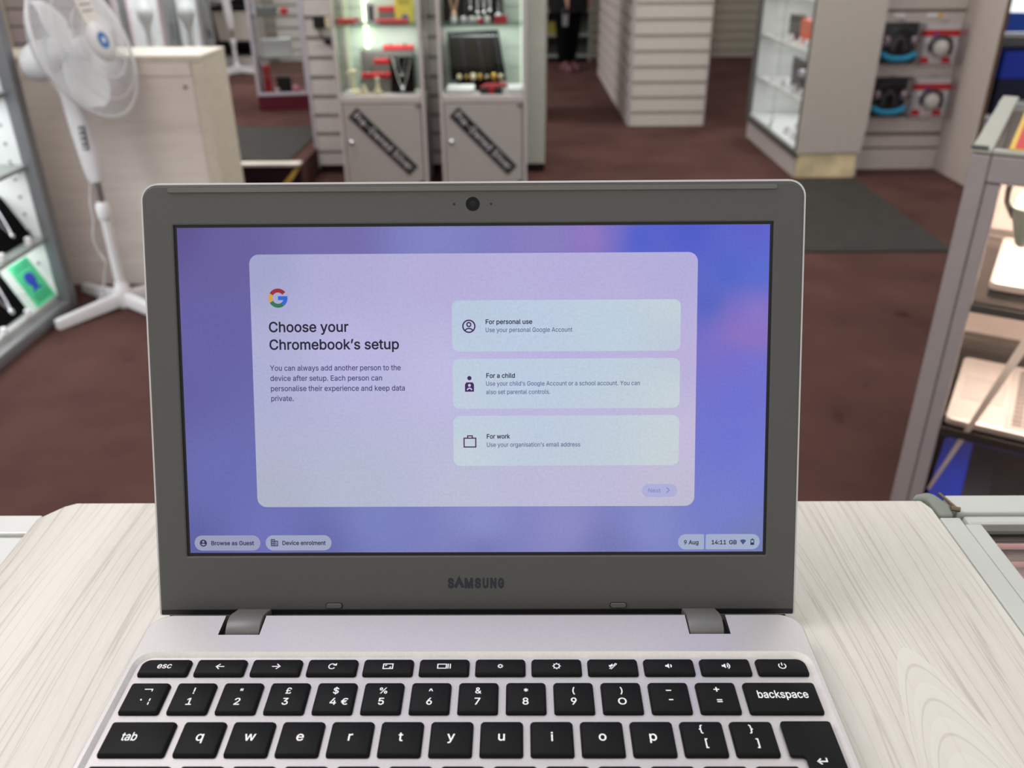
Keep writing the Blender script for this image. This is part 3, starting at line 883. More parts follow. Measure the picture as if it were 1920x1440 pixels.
PINK = mat('pink_lining', (222, 172, 168), .7, 0, .2, .05)
PINK2 = mat('pale_pink_ledge', (232, 192, 188), .6, 0, .2, .03)
CAP = mat('grey_green_cap', (124, 130, 120), .55, 0, .35, .04)
FRAME = mat('painted_frame', (186, 189, 183), .42, .05, .45, .03)
def glass_counter(name, label, x0, x1, ybk, yfr, capside, framem, ztop):
    t = thing(name, label, 'display counter', ((x0 + x1) / 2, (ybk + yfr) / 2, 0))
    ox, oy = -(x0 + x1) / 2, -(ybk + yfr) / 2
    zt = ztop
    def bx(b, a0, a1, b0, b1, c0, c1): return b.box(a0 + ox, a1 + ox, b0 + oy, b1 + oy, c0, c1)
    w = .020
    # side rails: each a pair of strips with a joint line
    for xa, s in ((x0, 1), (x1, -1)):
        r = B()
        a = sorted((xa, xa + s * .0108)); bx(r, a[0], a[1], yfr, ybk - .0205, zt - .04, zt)
        a = sorted((xa + s * .0113, xa + s * w)); bx(r, a[0], a[1], yfr, ybk - .0255, zt - .04, zt - .0006)
        r.build('side_rail', framem, t, bevel=.0008)
    r = B(); bx(r, x0 + .0115, x1, ybk - .016, ybk, zt - .045, zt); r.build('back_rail', framem, t, bevel=.0008)
    r = B(); bx(r, x0 + .0140, x1, ybk - .0245, ybk - .0165, zt - .012, zt - .0015); r.build('back_rail_lip', framem, t, bevel=.002)
    r = B(); bx(r, x0 + .02, x1 - .02, ybk - .030, ybk - .025, zt - .0075, zt - .002); r.build('gasket', mat('grey_gasket', (96, 94, 88), .6), t)
    r = B(); bx(r, x0 + .02, x1 - .02, yfr + .001, ybk - .030, zt - .010, zt - .004); r.build('glass_top', GLASS, t)
    r = B(); bx(r, x0 + .0205, x1 - .0205, ybk - .0375, ybk - .0335, zt - .0165, zt - .0105); r.build('lining_ledge', PINK2, t, bevel=.001)
    r = B(); bx(r, x0 + .0205, x1 - .0205, ybk - .0332, ybk - .0322, zt - .10, zt - .0085); r.build('lining', PINK, t)
    r = B(); bx(r, x0 + .02, x1 - .02, yfr + .02, ybk - .041, zt - .13, zt - .10); r.build('display_deck', mat('pale_deck', (190, 174, 166), .6), t)
    r = B()
    bx(r, x0 + .001, x0 + .019, yfr + .02, ybk - .027, .08, zt - .041); bx(r, x1 - .019, x1 - .001, yfr + .02, ybk - .027, .08, zt - .041)
    bx(r, x0 + .02, x1 - .02, ybk - .032, ybk - .01, .08, zt - .046); bx(r, x0 + .02, x1 - .02, yfr + .02, ybk - .041, .06, zt - .131)
    r.build('carcass', GREYP, t)
    r = B(); bx(r, x0 + .03, x1 - .03, yfr + .05, ybk - .05, .001, .079); r.build('plinth', BLACKP, t)
    return t, ox, oy
area('counter_glow', (.52, -.12, COUNTER - .035), (.5, .06), 1.6, (1, .93, .9), (R(65), 0, 0))
area('counter_glow', (-.52, -.12, COUNTER - .035), (.5, .06), 1.6, (1, .93, .9), (R(65), 0, 0))
rc, ox, oy = glass_counter('display_counter', 'glass-topped counter with grey frame joining the right edge of wooden counter', .2366, 1.05, .0985, -.62, 1, FRAME, COUNTER)
# moulded corner cap over the corner of the right frame, with its small hinge pin
cpb = B()
pts = [(.2285, .0945), (.2320, .0985), (.2385, .1005), (.2425, .0985), (.2465, .0880), (.2445, .0785), (.2372, .0785), (.2366, .0938)]
cpb.prism([(x + ox, y + oy) for x, y in pts], COUNTER - .012, COUNTER + .0012)
cpb.build('corner_cap', CAP, rc, bevel=.0018, seg=3, smooth=40)
pb = B(); pb.tube([(.2450 + ox, .0985 + oy, COUNTER + .0012), (.2482 + ox, .0845 + oy, COUNTER + .0012)], .0008, 8)
pb.tube([(.2450 + ox, .0842 + oy, COUNTER + .0015), (.2495 + ox, .0832 + oy, COUNTER + .0012)], .0014, 10)
pb.build('hinge_pin', mat('worn_brass', (120, 108, 84), .4, .7), rc)
lc, ox, oy = glass_counter('display_counter', 'glass-topped counter with white frame joining the left edge of wooden counter', -1.05, -.2505, .0865, -.62, -1, ALUW, COUNTER - .003)
tag(B().box(.270, .297, .020, .052, COUNTER - .0995, COUNTER - .052).build('jewellery_pad', RED, bevel=.004), 'red pad under the glass of the right-hand display counter', 'jewellery pad')
tag(B().box(.300, .34, .010, .052, COUNTER - .0995, COUNTER - .045).build('jewellery_box', mat('taupe_box', (120, 92, 92), .6), bevel=.004), 'taupe box beside the red pad in the right-hand display counter', 'box')

# ------------------------------------------------------------------ lit showcase on the left wall
sc_t = thing('wall_showcase', 'tall lit white showcase with grey frame and black necklace stands, left edge of picture', 'showcase', (-1.90, 1.9, 0))
def wb(b, x0, x1, y0, y1, z0, z1): return b.box(x0 + 1.90, x1 + 1.90, y0 - 1.9, y1 - 1.9, z0, z1)
FRG = mat('grey_frame', (128, 128, 130), .4, .3, .5, .03)
for y0, y1 in ((2.685, 2.735), (1.05, 1.10)):
    wb(B(), -1.715, -1.668, y0, y1, .0, 1.95).build('post', FRG, sc_t, bevel=.006, smooth=40)
wb(B(), -1.715, -1.668, 1.101, 2.684, .0, .045).build('bottom_rail', FRG, sc_t, bevel=.008, smooth=40)
wb(B(), -1.715, -1.668, 1.101, 2.684, 1.90, 1.95).build('top_rail', FRG, sc_t, bevel=.005)
wb(B(), -2.16, -1.716, 2.70, 2.734, .0, 1.95).build('end_panel', WHITEP, sc_t)
wb(B(), -2.16, -1.716, 1.05, 1.085, .0, 1.95).build('end_panel', WHITEP, sc_t)
wb(B(), -2.18, -2.162, 1.05, 2.734, .0, 1.95).build('back_panel', WHITEP, sc_t)
wb(B(), -2.158, -1.716, 1.09, 2.698, .03, .062).build('base_board', mat('pale_grey_board', (186, 188, 184), .5), sc_t)
wb(B(), -2.158, -1.716, 1.09, 2.698, 1.90, 1.94).build('top_board', WHITEP, sc_t)
for z in (.285, .545, .79):
    wb(B(), -2.155, -1.70, 1.09, 2.697, z - .016, z).build('shelf', mat('grey_green_shelf', (142, 148, 142), .35, 0, .5), sc_t, bevel=.002)
pn = B()
for x in (-1.76, -2.05):
    for i in range(30):
        z = .12 + i * .062
        pn.lathe([(.0055, 0), (.0055, .004)], 10, Matrix.Translation((x + 1.9, 2.6995 - 1.9, z)) @ Matrix.Rotation(PI / 2, 4, 'X'))
pn.build('shelf_peg', mat('grey_peg', (150, 150, 146), .5), sc_t)
TUBEW = emit('cool_white_tube', (238, 246, 255), 3)
TUBEG = emit('warm_green_tube', (240, 255, 205), 5.0)
for z in (.268, .528, .772):
    wb(B(), -1.735, -1.722, 1.15, 2.66, z - .008, z).build('light_strip', TUBEW, sc_t)
for z_ in (.265, .525, .77, 1.3): area('showcase_glow', (-1.86, 2.15, z_), (.22, 1.0), 3.2 if z_ < .7 else 4.2, (.93, .97, 1))

def necklace_stand(name, label, loc, rz, w, h, lean, group, loops, cm=SILVER, drop=None):
    """padded board leaning back on a foot, facing local -Y, with hanging chains"""
    t = thing(name, label, 'jewellery stand', loc, rz, group)
    d = h * math.tan(lean)
    B().hexa([(-w / 2, 0, .002), (w / 2, 0, .002), (w / 2, .014, .002), (-w / 2, .014, .002)],
             [(-w / 2, d, h), (w / 2, d, h), (w / 2, d + .012, h), (-w / 2, d + .012, h)]).build('board', BLACK, t, bevel=.002)
    B().box(-w / 4, w / 4, .014, max(.05, d + .01), .001, .012).build('foot', BLACK, t)
    for (cx, hw, dep, r) in loops:
        pts = []
        for i in range(21):
            s = -1 + 2 * i / 20
            x = cx + hw * s * (1 - .25 * (1 - abs(s)))
            zz = h * .97 - dep * (1 - abs(s) ** 1.7)
            pts.append((x, zz / h * d - .004, zz))
        B().tube(pts, r, 6).build('necklace', cm, t, smooth=60)
        B().ball((cx, (h * .97 - dep) / h * d - .006, h * .97 - dep - r), r * 2.4, 6).build('pendant', cm, t, smooth=60)
    return t
g = 'black necklace stands in the left showcase'
necklace_stand('necklace_stand', 'black necklace stand on middle shelf of left showcase, silver chain hanging in a V', (-1.775, 2.40, .546), R(90), .20, .20, R(30), g, [(0, .035, .12, .004)])
necklace_stand('necklace_stand', 'black necklace stand above the green card in left showcase, silver V chain', (-1.745, 2.585, .286), R(90), .20, .15, R(26), g, [(.0, .03, .105, .004)])
necklace_stand('necklace_stand', 'lowest black necklace stand beside green card in left showcase', (-1.745, 2.42, .063), R(90), .23, .15, R(24), g, [(.03, .03, .11, .005)])
for i, (y, z, lb_) in enumerate(((2.605, .286, 'small white ring stand at right foot of the necklace stand above green card'), (2.43, .286, 'small white ring stand at left foot of the necklace stand above green card'),
                                (2.485, .063, 'small white ring stand between lowest necklace stand and green card'), (2.325, .063, 'small white ring stand in front of lowest necklace stand, left edge of picture'))):
    t = thing('ring_stand', lb_, 'ring stand', (-1.718, y, z), 0, 'white ring stands in the left showcase')
    B().lathe([(.013, .001), (.014, .006), (.010, .014), (.012, .022), (.004, .027)], 16).build('pad', WHITE, t, smooth=50)
# green card leaning against the end
gc = thing('price_card', 'green printed card with blue crest leaning beside black stands in left showcase', 'card', (-1.718, 2.616, .064), R(90))
GREEN = mat('mint_green_card', (92, 226, 160), .5)
th_ = R(25)
def leanp(x, s, off=0): return (x, s * math.sin(th_) - off * math.cos(th_), s * math.cos(th_) + off * math.sin(th_) + .002)
cbk = B(); cbk.loft([[leanp(x, s, o) for x, s in ((-.066, 0), (.066, 0), (.066, .165), (-.066, .165))] for o in (0, .002)])
cbk.build('card', GREEN, gc)
em = B(); em.loft([[leanp(x, s, o) for x, s in ((-.03, .088), (-.014, .066), (-.034, .046), (.0, .056), (.034, .046), (.014, .066), (.03, .088), (.026, .112), (0, .121), (-.026, .112))] for o in (.0021, .0035)])
em.build('crest', mat('crest_blue', (58, 84, 205), .5), gc)
for s_ in (.150, .137, .032, .018):
    gl = B()
    gl.loft([[leanp(x, q, o) for x, q in ((-.044, s_), (.044, s_), (.044, s_ + .005), (-.044, s_ + .005))] for o in (.0021, .003)])
    gl.build('lettering', mat('dark_green_print', (40, 150, 104), .5), gc)
for (y0, y1, z, h, lb_) in ((2.28, 2.50, .546, .12, 'blue box on the middle shelf of left showcase'), (2.20, 2.44, .791, .16, 'blue box on the top visible shelf of left showcase')):
    t = thing('gift_box', lb_, 'box', (-2.03, (y0 + y1) / 2, z), 0, 'blue boxes in the left showcase')
    B().box(-.07, .07, (y0 - y1) / 2, (y1 - y0) / 2, .001, h * .7).build('body', BLUE, t, bevel=.003)
    B().box(-.073, .073, (y0 - y1) / 2 - .003, (y1 - y0) / 2 + .003, h * .7 + .0005, h).build('lid', BLUE, t, bevel=.003)

# ------------------------------------------------------------------ pedestal fans
FANW = mat('white_fan_plastic', (216, 214, 214), .35, 0, .5, .02)
FANB = mat('milky_blade', (236, 238, 238), .3, 0, .5, .02)
def wire_mat():
    return mat('white_wire', (222, 222, 224), .35, 0, .5, .02)
def make_fan(label, loc, rz, hub, az, tilt, detail, group, hx=-.05, hz=0):
    f = thing('pedestal_fan', label, 'fan', loc, rz, group)
    for k in range(4):
        a = R(55.3 + 90 * k) + (0 if detail else .3)
        dx, dy = math.cos(a), math.sin(a); L_ = .27
        nx, ny = -dy * .016, dx * .016
        B().hexa([(nx * 1.2, ny * 1.2, .012), (-nx * 1.2, -ny * 1.2, .012), (dx * L_ - nx, dy * L_ - ny, .001), (dx * L_ + nx, dy * L_ + ny, .001)][::-1],
                 [(nx * .9, ny * .9, .062), (-nx * .9, -ny * .9, .062), (dx * L_ - nx * .8, dy * L_ - ny * .8, .038), (dx * L_ + nx * .8, dy * L_ + ny * .8, .038)][::-1]).build('base_leg', FANW, f, bevel=.004, smooth=40)
    B().lathe([(.03, .004), (.034, .03), (.034, .062), (.026, .085), (.021, .10)], 20).build('base_hub', FANW, f, smooth=50)
    B().lathe([(.0185, .09), (.0185, hub - .59)], 18).build('lower_pole', FANW, f, smooth=50)
    B().lathe([(.0235, hub - .60), (.026, hub - .59), (.026, hub - .555), (.018, hub - .54)], 18).build('collar', FANW, f, smooth=50)
    B().lathe([(.0115, hub - .56), (.0115, hub - .44)], 14).build('upper_pole', mat('chrome_pole', (170, 166, 164), .25, .9), f, smooth=50)
    # column housing, leaning a little, wider in the middle
    cl = B(); loops = []
    for t_, wx, wy in ((0, .024, .022), (.03, .031, .028), (.12, .036, .031), (.22, .036, .030), (.33, .032, .027), (.40, .026, .023)):
        z = hub - .465 + t_
        xo = -.03 * (t_ / .4) ** 1.5
        loops.append([(xo + wx * math.copysign(abs(math.cos(q)) ** .7, math.cos(q)), wy * math.copysign(abs(math.sin(q)) ** .7, math.sin(q)), z) for q in [2 * PI * k / 24 for k in range(24)]])
    cl.loft(loops); cl.build('column', FANW, f, smooth=50)
    if detail:
        B().box(-.006, .014, -.034, -.026, hub - .35, hub - .27).build('control_panel', mat('dark_grey_panel', (70, 70, 74), .4), f, bevel=.002)
        bt = B()
        for k in range(4): bt.box(-.001, .009, -.036, -.0335, hub - .343 + k * .019, hub - .335 + k * .019)
        bt.build('buttons', WHITE, f)
    ax = Vector((math.sin(az) * math.cos(tilt), -math.cos(az) * math.cos(tilt), math.sin(tilt)))
    zq = ax.to_track_quat('Z', 'Y').to_matrix().to_4x4()
    C0 = Matrix.Translation((hx, 0, hub + hz)) @ zq      # head frame: Z = blowing direction
    RR = .232
    # guards
    wm = wire_mat()
    r0 = .0013 if detail else .003
    nW = 100 if detail else 24
    fg = B()
    def fr(t): return (.055 + (RR - .055) * t, .085 - .055 * t ** 2.4)
    for k in range(nW):
        a0 = 2 * PI * k / nW
        path = []
        for i in range(7):
            t = i / 6; r_, z_ = fr(t); a = a0 + .55 * t
            path.append(C0 @ Vector((r_ * math.cos(a), r_ * math.sin(a), z_)))
        fg.tube(path, r0, 4)
    for t in (.35, .7): 
        r_, z_ = fr(t); fg.tube([C0 @ Vector((r_ * math.cos(q), r_ * math.sin(q), z_)) for q in [2 * PI * k / 40 for k in range(40)]], .0016, 5, True)
    fg.build('front_guard', wm, f)
    bg = B()
    def br(t): return (.06 + (RR - .06) * t, -.075 + .095 * t ** 2.6)
    for k in range(nW):
        a0 = 2 * PI * k / nW
        path = [C0 @ Vector((br(i / 6)[0] * math.cos(a0 - .3 * i / 6), br(i / 6)[0] * math.sin(a0 - .3 * i / 6), br(i / 6)[1])) for i in range(7)]
        bg.tube(path, r0, 4)
    bg.build('back_guard', wm, f)
    rm = B(); rm.tube([C0 @ Vector((RR * math.cos(q), RR * math.sin(q), .025)) for q in [2 * PI * k / 64 for k in range(64)]], .006, 8, True)
    rm.build('guard_rim', FANW, f, smooth=60)
    # three blades
    for k in range(3):
        a0 = R(250 + 120 * k); bl = B(); top, bot = [], []
        outl = []
        for i in range(17):
            q = PI * i / 16
            outl.append((.035 + .155 * math.sin(q / 2) ** 1.1 if False else 0, 0))
        rows = []
        for i in range(9):
            rr_ = .03 + .165 * i / 8
            half = (.30 + .62 * math.sin(PI * min(1, (i + .6) / 9.2))) * (.075 / max(rr_, .05)) * (1.25 if i > 2 else 1)
            half = min(half, .95)
            if i == 8: half *= .55
            rows.append([(rr_ * math.cos(a0 + half * s), rr_ * math.sin(a0 + half * s), .012 * s * (1 + i / 8)) for s in (-1, -.5, 0, .5, 1)])
        for dz in (0, .003):
            pass
        loops = []
        for row in rows:
            loops.append([C0 @ Vector(p) for p in row] + [C0 @ Vector((x, y, z + .003)) for x, y, z in row[::-1]])
        bl.loft(loops); bl.build('blade', FANB, f, smooth=50)
    B().lathe([(.03, -.03), (.034, .0), (.034, .03), (.012, .04)], 20, C0).build('blade_hub', FANB, f, smooth=50)
    B().lathe([(.062, .078), (.062, .088), (.056, .094), (.03, .097)], 28, C0).build('guard_cap', FANW, f, smooth=40)
    if detail:
        B().lathe([(.026, .0972), (.026, .0985)], 24, C0).build('blue_badge', mat('badge_blue', (48, 110, 176), .4), f)
        bs = B(); bs.lathe([(.009, .0986), (.009, .0996)], 16, C0)
        bs.build('badge_star', WHITE, f)
    B().lathe([(.03, -.21), (.055, -.20), (.066, -.16), (.066, -.10), (.055, -.075), (.03, -.03)], 24, C0).build('motor_housing', FANW, f, smooth=50)
    # neck joint between column and motor
    B().tube([(-.036, 0, hub - .075), C0 @ Vector((0, 0, -.12)) + Vector((0, 0, -.03))], .024, 12).build('tilt_neck', FANW, f, smooth=50)
    if detail:
        # hanging paper label fixed to the front grille
        def lp(x, y, z): return C0 @ Vector((x, y, z))
        tg = B(); tg.loft([[lp(x, y, .083 + .02 * (.26 - y) - .012 + o) for x, y in ((-.038, .055), (.038, .055), (.048, .235), (-.048, .235))] for o in (.013, .0145)])
        tg.build('paper_label', mat('off_white_paper', (226, 220, 212), .6), f)
        tr_ = B(); tr_.loft([[lp(x, y, .083 + .02 * (.26 - y) - .012 + o) for x, y in ((-.040, .165), (.040, .165), (.0475, .23), (-.0475, .23))] for o in (.0147, .0155)])
        tr_.build('label_band', RED, f)
        ln = B()
        for y in (.148, .132, .112, .092):
            ln.loft([[lp(x, q, .083 + .02 * (.26 - q) - .012 + o) for x, q in ((-.028, y), (.028, y), (.028, y + .006), (-.028, y + .006))] for o in (.0147, .0155)])
        ln.build('label_print', mat('grey_print', (150, 148, 146), .6), f)
    return f
make_fan('white pedestal fan beside the lit left showcase, its head tilted toward the right', (-1.486, 2.725, 0), 0, .943, R(80), R(16), True, None, .045, -.025)
# its cord
cdp = [(-1.53, 2.79, .50), (-1.548, 2.80, .46), (-1.565, 2.80, .38), (-1.568, 2.80, .32), (-1.585, 2.80, .26), (-1.578, 2.81, .20), (-1.563, 2.81, .165), (-1.585, 2.82, .11), (-1.60, 2.82, .06), (-1.615, 2.80, .008), (-1.64, 2.84, .006)]
def smooth_path(p, k=4):
    out = []
    P = [Vector(q) for q in p]
    for i in range(len(P) - 1):
        a, b, c, d = P[max(i - 1, 0)], P[i], P[i + 1], P[min(i + 2, len(P) - 1)]
        for j in range(k):
            t = j / k
            out.append(.5 * ((2 * b) + (c - a) * t + (2 * a - 5 * b + 4 * c - d) * t * t + (3 * b - a - 3 * c + d) * t ** 3))
    out.append(P[-1]); return out
f0 = bpy.data.objects['pedestal_fan']
B().tube([q - Vector((-1.508, 2.775, 0)) * 1.0 for q in smooth_path(cdp)], .0035, 6).build('power_cord', FANW, f0, smooth=60)
make_fan('small distant white pedestal fan on the raised floor, its head cut by picture top', (-2.56, 7.96, .15), 0, .84, R(20), R(0), False, None)

# ------------------------------------------------------------------ wood-panelled desk behind the fan
DESKW = wood_mat('greyed_wood', (226, 215, 207), (192, 180, 170), 'XZ', .5, False, .8)
desk = thing('desk', 'greyed wood-panelled desk with pale edging behind the white fan', 'desk', (-1.6, 3.1, 0))
EDGE = mat('pale_edging', (206, 196, 178), .5, 0, .4, .06)
B().box(-.52, .43, -.14, -.122, .001, .845).build('front_panel', DESKW, desk)
B().box(-.52, .475, -.145, .135, .8465, .868).build('top', EDGE, desk, bevel=.003)
B().box(.431, .475, -.141, .13, .001, .846).build('end_panel', EDGE, desk, bevel=.002)
B().box(-.52, .43, -.146, -.1405, .80, .846).build('top_band', DESKW, desk)
for z in (.76, .3): B().lathe([(.008, 0), (.007, .004)], 14, Matrix.Translation((.40, -.141, z)) @ Matrix.Rotation(PI / 2, 4, 'X')).build('screw_cap', mat('beige_cap', (150, 140, 128), .5), desk)

# slat wall and white post behind the desk's left end
t = thing('slatwall_stand', 'slatwall panel with dark grooves behind the left end of the desk', 'wall panel', (-2.25, 3.7, 0))
bd, bk = slat_panel(-.35, .45, .001, 2.2, pitch=.07, gap=.006)
bd.build('boards', mat('pinkish_slat', (186, 172, 170), .5), t); bk.build('backing', mat('dark_groove', (70, 64, 64), .6), t)
B().box(.02, .06, -.02, -.001, .001, 2.2).build('upright', EDGE, t, bevel=.002)

# ------------------------------------------------------------------ back left: white showcases on the raised floor
def open_case(name, label, cat, loc, rz, w, d, z0, h, base, framem, basem, backm, shelves, group=None, fw=.02, glassy=True, light=None):
    """glazed case: base, four posts, top, back, shelves, front glass; front at local y = 0"""
    t = thing(name, label, cat, loc, rz, group)
    B().box(-w / 2, w / 2, .002, d, .001, base).build('base', basem, t, bevel=.002)
    for x in (-1, 1):
        for y0 in (0, d - fw):
            B().box(x * w / 2 - (fw if x > 0 else 0), x * w / 2 + (fw if x < 0 else 0), y0, y0 + fw, base, h).build('post', framem, t, bevel=.002)
    B().box(-w / 2, w / 2, 0, d, h, h + .03).build('top', framem, t, bevel=.002)
    B().box(-w / 2 + fw, w / 2 - fw, -.003, fw, base, base + .022).build('front_sill', framem, t, bevel=.002)
    if backm: B().box(-w / 2 + fw, w / 2 - fw, d - .012, d - .004, base + .001, h - .001).build('back_panel', backm, t)
    for z in shelves:
        B().box(-w / 2 + .004, w / 2 - .004, fw + .004, d - fw - .004, z - .006, z).build('shelf', GLASS, t)
    if glassy:
        gb = B(); gb.box(-w / 2 + fw, w / 2 - fw, .006, .011, base + .023, h - .002); gb.build('front_glass', GLASS, t)
        gb = B()
        for x in (-1, 1): gb.box(x * (w / 2 - .010) - .002, x * (w / 2 - .010) + .002, fw, d - fw, base + .003, h - .002)
        gb.build('side_glass', GLASS, t)
    return t
FROST = mat('frost_white', (214, 214, 216), .5)
PALEP = mat('pale_pink_white', (214, 200, 204), .45)
open_case('glass_showcase', 'white lit showcase with a pale bust inside, just right of the near fan head', 'showcase', (-3.06, 7.2, .15), R(6), .40, .4, .15, 1.7, .24, PALEP, GREYP, FROST, (), None, .04, True)
open_case('glass_showcase', 'white lit showcase with dark panel inside, beside the distant fan', 'showcase', (-2.71, 7.2, .15), R(6), .29, .4, .15, 1.7, .24, mat('silver_frame', (160, 160, 160), .4, .2), GREYP, FROST, (), None, .025, True)
for x_, y_ in ((-3.04, 7.36), (-2.72, 7.38)): area('case_glow', (x_, y_, 1.7), (.15, .15), 26, (.95, .98, 1))
for x, lb_ in ((-3.06, 'white display bust inside the showcase right of the near fan head'), (-2.718, 'white display bust inside the showcase beside distant fan')):
    t = thing('display_bust', lb_, 'display bust', (x, 7.34, .395), 0)
    B().lathe([(.075, .002), (.08, .03), (.03, .05), (.022, .12), (.026, .2), (.055, .26), (.07, .32), (.03, .38), (.022, .44), (.004, .45)], 20).build('bust', WHITE, t, smooth=50)
    B().box(-.075, .075, -.07, .09, -.004, .0015).build('tray', WHITE, t)
tag(B().ball((-2.795, 7.25, .421), .030, 8, (1, 1, .9)).build('display_ball', WHITE, smooth=60), 'white round ornament low in the white showcase beside distant fan', 'ornament')
# cream bin and dark shelving left of the slat wall at the back
t = thing('shelf_unit', 'dark open shelf unit standing behind the distant fan', 'shelf', (-2.66, 8.52, .15))
B().box(-.2, .2, -.2, .2, .001, .10).build('base', GREYP, t)
B().box(-.2, .2, .18, .2, .10, 1.2).build('back_panel', BLACKP, t)
for x in (-.2, .18): B().box(x, x + .02, -.2, .179, .101, 1.2).build('side_panel', GREYP, t)
for z in (.24, .54): B().box(-.179, .179, -.2, .179, z - .02, z).build('shelf', BLACKP, t)
t = thing('storage_bin', 'cream storage bin on the dark shelf behind the distant fan', 'bin', (-2.66, 8.47, .391))
B().hexa([(-.14, -.15, .001), (.14, -.15, .001), (.14, .12, .001), (-.14, .12, .001)], [(-.16, -.17, .24), (.16, -.17, .24), (.16, .14, .24), (-.16, .14, .24)]).build('body', mat('cream_bin', (206, 200, 188), .5), t, bevel=.01)
B().box(-.165, .165, -.175, .145, .241, .255).build('rim', mat('cream_bin', (206, 200, 188), .5), t, bevel=.004)
t = thing('slatwall_stand', 'grey slatwall with white edge post behind the distant fan', 'wall panel', (-2.2, 8.9, .15))
bd, bk = slat_panel(-.2, .25, .001, 2.2)
bd.build('boards', SLAT, t); bk.build('backing', GROOVE, t)
B().box(.26, .31, -.03, .03, .001, 2.2).build('upright', WHITEP, t, bevel=.003)
B().box(-.2, .25, -.02, -.001, .001, .06).build('skirting', WHITEP, t)

# ------------------------------------------------------------------ glass tower on the raised floor
MAR = mat('maroon_plinth', (92, 20, 38), .5, 0, .4, .06)
gt = open_case('glass_tower', 'glass display tower on maroon plinth standing on the raised floor', 'showcase', (-1.66, 6.05, .15), R(10), .36, .36, .15, 1.75, .10, mat('lilac_white_frame', (204, 198, 208), .35, .1), MAR, None, (.34, .62), None, .022)
area('tower_glow', (-1.69, 6.22, 1.85), (.25, .2), 14, (.95, .97, 1))
cs, sn = math.cos(R(10)), math.sin(R(10))
def gtp(x, y, z): return (-1.66 + x * cs - y * sn, 6.05 + x * sn + y * cs, .15 + z)
for (x, y, z, sz, m, lb_, nm, ct) in ((-.11, .12, .101, (.05, .04, .19), RED, 'upright red box at the bottom left of the glass tower', 'gift_box', 'box'),
                                     (.0, .16, .101, (.10, .06, .11), BLACKP, 'black box at the bottom of the glass tower', 'gift_box', 'box'),
                                     (-.02, .18, .341, (.20, .08, .12), WHITE, 'white block on the lower glass shelf of the glass tower', 'display_block', 'display block'),
                                     (-.06, .18, .621, (.14, .06, .05), mat('grey_case_item', (110, 112, 114), .4), 'grey case on the upper glass shelf of the glass tower', 'jewellery_case', 'case'),
                                     (.06, .15, .621, (.05, .05, .04), RED, 'small red box on the upper glass shelf of the glass tower', 'gift_box', 'box')):
    t = thing(nm, lb_, ct, gtp(x, y, z), R(10))
    B().box(-sz[0] / 2, sz[0] / 2, -sz[1] / 2, sz[1] / 2, .001, sz[2] * .7).build('body', m, t, bevel=.004)
    B().box(-sz[0] / 2 - .002, sz[0] / 2 + .002, -sz[1] / 2 - .002, sz[1] / 2 + .002, sz[2] * .7 + .0005, sz[2]).build('lid', m, t, bevel=.004)
for (x, y, z, r_, m, lb_) in ((.08, .09, .101, .028, mat('pink_ball', (226, 140, 160), .4), 'pink ball near the front of the glass tower'), (-.05, .10, .101, .02, mat('pale_ball', (214, 190, 190), .4), 'pale pebble-shaped ornament at the bottom of the glass tower')):
    p_ = gtp(x, y, z + r_)
    tag(B().ball(p_, r_ * .97, 10).build('ornament_ball', m, smooth=60), lb_, 'ornament')

# ------------------------------------------------------------------ slatwall island with two towers of silver jewellery
isl = thing('slatwall_island', 'slatwall island behind the two grey jewellery cabinets', 'display stand', (-.50, 4.79, 0))
bd, bk = slat_panel(-.665, .66, .05, 2.2, off=.02)
bd.build('boards', SLAT, isl); bk.build('backing', GROOVE, isl)
B().box(.548, .66, -.006, -.0005, .05, 2.2).build('end_board', mat('grey_green_board', (176, 178, 168), .5), isl, bevel=.002)
B().box(-.665, .66, .019, .5, .05, 2.2).build('core', mat('grey_green_side', (150, 152, 144), .55), isl)
B().box(-.665, .66, .01, .49, .001, .049).build('plinth', DKM, isl)
B().box(-.685, -.666, -.006, .5, .03, 2.2).build('corner_trim', mat('lilac_trim', (196, 192, 200), .35, .2), isl, bevel=.002)
# box and plug on the island face
t = thing('wall_socket', 'black socket box with dangling lead on the slatwall left of the grey cabinets', 'socket', (-1.055, 4.789, .80))
B().box(-.055, .005, -.03, -.001, 0, .06).build('socket_box', BLACKP, t, bevel=.003)
B().box(.008, .032, -.022, -.001, .003, .055).build('cream_switch', CREAM, t, bevel=.003)
B().tube(smooth_path([(-.03, -.032, .03), (-.02, -.035, -.02), (.0, -.035, -.07), (.03, -.035, -.09), (.05, -.03, -.14), (.075, -.02, -.2)]), .004, 6).build('lead', BLACKP, t, smooth=60)
B().box(.0, .04, -.045, -.028, -.085, -.05).build('plug', BLACKP, t, bevel=.006)

